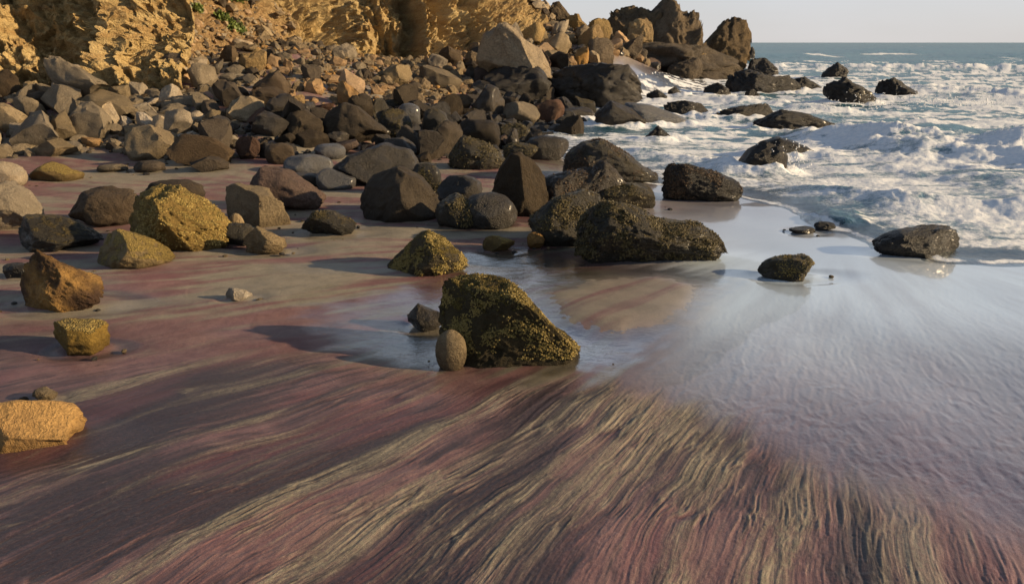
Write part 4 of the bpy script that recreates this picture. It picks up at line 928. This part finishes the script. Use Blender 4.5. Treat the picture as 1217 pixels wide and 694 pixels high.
# ------------------------------------------------------------------ sea
ang2 = np.concatenate([np.linspace(-12, 43, 560), np.linspace(43, 86, 40)[1:]])
r2 = np.concatenate([1 / np.linspace(1 / 4.2, 1 / 60, 420), 1 / np.linspace(1 / 60, 1 / 900, 110)[1:], np.geomspace(900, 9000, 14)[1:]])
A, RR = np.meshgrid(R(1) * ang2, r2); sx, sy = (np.sin(A) * RR).ravel(), (np.cos(A) * RR).ravel()
hb_, sfoot, sd = base_h(sx, sy)
# breaking crests (lines on the water seen in the photograph), each with height and face width
def crest(pts, back, front):
    q = gpl(pts, SEA_Z + .1); d = sdist(q, sx, sy)           # positive seaward (left of a line drawn from right to left)
    return d
far = ss(16, 30, sy)
lump = fbm2(sx * 2.2, sy * 2.2, 3); lumpf = np.abs(fbm2(sx * 5.5 + 3, sy * 5.5, 3)); chop = fbm2(sx * .9, sy * 1.4, 4)
z = np.full(sx.shape, SEA_Z) + .05 * chop * ss(.5, 5, sd) + .012 * lump * ss(.2, 2, sd)
foam = np.zeros_like(z)
CR = [  # points from right to left along the foot of the face; height; how the height varies with column
 ([(1420, 206), (1217, 178), (1150, 172), (1060, 165), (990, 155), (940, 148)], .44, [(930, 0), (985, .5), (1060, .8), (1150, 1), (1300, 1.1)], 1.5),
 ([(1420, 262), (1217, 248), (1150, 244), (1090, 240), (1010, 226), (930, 212), (880, 205)], .19, [(900, .2), (960, .55), (1040, .8), (1090, 1), (1150, .9), (1217, .8)], .6),
 ([(1420, 122), (1217, 112), (1100, 106), (1000, 101)], .35, [(1000, .2), (1100, .8), (1300, 1)], 1.6),
 ([(1000, 128), (930, 122), (870, 117), (830, 112)], .22, [(800, .4), (880, 1), (1000, .5)], 1.0),
 ([(900, 196), (850, 188), (800, 182), (740, 172), (690, 160)], .13, [(690, .5), (760, .9), (850, 1), (900, .8)], .5),
 ([(1420, 86), (1217, 82), (1000, 79), (900, 77)], .5, [(880, .3), (1000, .6), (1217, 1)], 2.4)]
pxs = proj(sx, sy, np.full(sx.shape, SEA_Z))[0]
wobble = .55 * fbm2(sx * .8, sy * .8, 2)
for pts, h, prof, wd in CR:
    d = crest(pts, 0, 0) + wobble * wd * .45
    amp = h * np.interp(pxs, [p[0] for p in prof], [p[1] for p in prof]) * (1 + .35 * n2(sx * 1.1 + h * 50, sy * 1.1))
    m = np.where(d > 0, np.exp(-np.maximum(d - wd * .35, 0) / (wd * 1.1)), 0) * ss(-.02, wd * .35, d)
    z = z + amp * m * (1 + .10 * lump + .09 * (lumpf - .2))
    fm = ss(.0, wd * .12, d) * np.exp(-np.maximum(d, 0) / (wd * 2.2)) * ss(.05, .3, amp / h)
    foam = np.maximum(foam, fm * (.80 + .35 * lump + .9 * (.35 - np.abs(fbm2(sx * 1.6, sy * 3.2, 3)))))
    foam = np.maximum(foam, .62 * ss(-wd * 2.2, -wd * .2, d) * ss(0.02, -.05, d) * ss(-.5, .3, lump + .1))
# open-water swell
sw = np.zeros_like(z)
for dist, am, wv in ((62, .40, 4.5), (88, .60, 7), (125, .75, 9), (180, .9, 13), (260, 1.0, 18), (380, 1.1, 26)):
    dd = sy - dist - .06 * sx + dist * .05 * n2(sx / dist * 3.2, sy * 0 + dist)
    sw = sw + am * np.exp(-(dd / wv) ** 2) * (.65 + .6 * n2(sx / dist * 5 + dist, sy * 0))
z = z + np.maximum(sw, 0)
# wash around sea rocks
for x, y, a, b in [r for r in ROCKS if base_h(np.array([r[0]]), np.array([r[1]]))[2][0] > .2]:
    q = np.hypot((sx - x) / (a + .15), (sy - y) / (b + .15))
    foam = np.maximum(foam, ss(1.9, .9, q + .5 * lump) * .9); z = z + .05 * ss(1.7, .8, q) * (1 + lump)
# drifting foam: lacy webs, denser near the breakers
cov = np.interp(sy, [5, 7, 9, 12, 16, 22, 32, 45, 60, 80], [.66, .76, .74, .66, .68, .76, .76, .68, .42, .0])
web = 1 - 2.2 * np.abs(fbm2(sx * .9 + .35 * lump + .3 * sy, sy * 2.5, 4)); patch = fbm2(sx * .26 + .1 * sy + 7, sy * .7, 3)
lace = ss(.25, .95, cov + .55 * patch + .42 * web - .25 + .15 * lump)
foam = np.maximum(foam, lace * .92)
foam = np.where(sy > 64, foam * .0 + .8 * ss(.45, .8, fbm2(sx * .10, sy * .05, 3) + .15 * sw - .003 * (sy - 64)), foam)
# the swash edge
Zsand = hb_ + .028 * fbm2(sx * .55, sy * .55, 2) * ss(-.2, .6, np.abs(sd)) * ss(14, 9, sy)
edge_wob = .10 * fbm2(sx * 1.7, sy * 1.7, 3)
tin = z - Zsand
lift = ss(-.25, .12, sd + edge_wob)
z = np.where(sd < 2.0, lerp(Zsand - .03, np.maximum(z, Zsand + .010 + .006 * lump), lift), z)
thick = ss(.0, .16, z - Zsand)
rim = np.exp(-((sd + edge_wob - .05) / .035) ** 2)
foam = foam * ss(.25, 1.4, sd + edge_wob) ; foam = np.maximum(foam, .95 * rim * ss(-.6, .2, n2(sx * 6, sy * 6) + .3))
swl = ss(.05, .5, sd + edge_wob) * ss(2.2, .6, sd)
foam = np.maximum(foam, swl * .85 * ss(.35, .85, web * .75 + .35 * patch + .1))
foam = np.maximum(foam, (.50 + .22 * web + .16 * patch) * ss(.12, .5, sd + edge_wob) * ss(5.5, 2.0, sd) * (sy < 14))
keepv = (sd > -.35) & (sfoot < 2.5)
Fs = grid_faces(len(r2), len(ang2))[:, ::-1]; Fs = Fs[keepv[Fs].all(1)]
Vs, Fs, foam, thick, sdk = compact(np.stack([sx, sy, z], 1), Fs, np.clip(foam, 0, 1), thick, sd)
me = mesh_np('sea', Vs, Fs); attr(me, 'foam', foam); attr(me, 'thick', thick)
t = NT('sea_water'); t.n.remove(t.bsdf); po = t.pos()
n1 = t.noise(3.0, 5, .62, t.mapping((1, 1.25, 1), po)); nf = t.noise(16, 5, .65, po); nl = t.noise(.7, 4, .6, t.mapping((.5, 1, 1), po))
b = t.bump(t.math('ADD', t.math('MULTIPLY', n1, .8), t.math('MULTIPLY', nf, .25)), .6, .10)
body = t.n.new('ShaderNodeBsdfDiffuse'); t.put(body.inputs[0], t.mix(t.rr(nl, .4, .62), (.025, .105, .135), (.055, .165, .20)))
tr = t.n.new('ShaderNodeBsdfTransparent'); tr.inputs[0].default_value = (.8, .84, .86, 1)
gl = t.n.new('ShaderNodeBsdfGlossy'); gl.inputs['Roughness'].default_value = .12
fo = t.n.new('ShaderNodeBsdfDiffuse'); fb = t.bump(t.math('ADD', t.math('MULTIPLY', n1, .6), t.math('MULTIPLY', nf, .5)), .45, .05)
t.put(fo.inputs[0], t.mix(t.rr(nf, .35, .65), (.66, .70, .74), (.82, .82, .82))); t.l.new(fb, fo.inputs['Normal'])
for k in (gl, body): t.l.new(b, k.inputs['Normal'])
fr = t.n.new('ShaderNodeFresnel'); fr.inputs['IOR'].default_value = 1.34; t.l.new(b, fr.inputs['Normal'])
def mixs(f, a, c):
    k = t.n.new('ShaderNodeMixShader'); t.put(k.inputs[0], f); t.l.new(a.outputs[0], k.inputs[1]); t.l.new(c.outputs[0], k.inputs[2]); return k
fa = t.attr('foam'); ff = t.math('ADD', fa, t.math('MULTIPLY', t.math('SUBTRACT', t.math('ADD', t.math('MULTIPLY', nf, .55), t.math('MULTIPLY', n1, .55)), .55), t.rr(fa, 0, .35, 0, 1.5)))
wsh = mixs(t.math('MULTIPLY', fr.outputs[0], .42), mixs(t.attr('thick'), tr, body), gl)
fin = mixs(t.rr(ff, .28, .78), wsh, fo); t.l.new(fin.outputs[0], t.out.inputs[0])
sea = link('sea', me, t.m); setp(sea, 'teal sea broken into white foam and surf', 'sea', kind='structure')
# deep sea floor and far sheet so nothing shows below the sea edge
FOAM = NT('white_spray'); FOAM.set(Base_Color=(.82, .82, .82, 1), Roughness=.8)
def spray(pts_n, label, seed, rmin=.003, rmax=.011):
    q = np.random.RandomState(seed); V0, F0 = ico(1); vs, fs, nv = [], [], 0
    for (x, y, z0, ax, ay, az, n) in pts_n:
        for k in range(n):
            c = np.array([x + q.normal() * ax, y + q.normal() * ay, z0 + abs(q.normal()) * az]); r = q.uniform(rmin, rmax) * (1.2 - .5 * q.rand())
            vs.append(V0 * r * np.array([1, 1, q.uniform(.8, 1.5)]) + c); fs.append(F0 + nv); nv += len(V0)
    o = link('spray', mesh_np('spray', np.concatenate(vs), np.concatenate(fs)), FOAM.m); setp(o, label, 'spray', kind='stuff')
def wp(px, py, up=0): x, y, z_ = pick(px, py); return x, y, z_ + up
x, y, z_ = wp(928, 205); spray([(x, y - .1, z_ + .02, .18, .12, .18, 260)], 'white droplets thrown up on the right side of the black rock', 1)
pts = []
for px, py, up, n in ((1000, 152, .25, 60), (1050, 156, .35, 90), (1100, 160, .42, 110), (1150, 164, .48, 120), (1195, 168, .5, 110)):
    x, y, z_ = wp(px, py); pts.append((x, y + .8, up, .4, .3, .12, n))
spray(pts, 'white droplets flying above the breaking wave', 2, .004, .013)
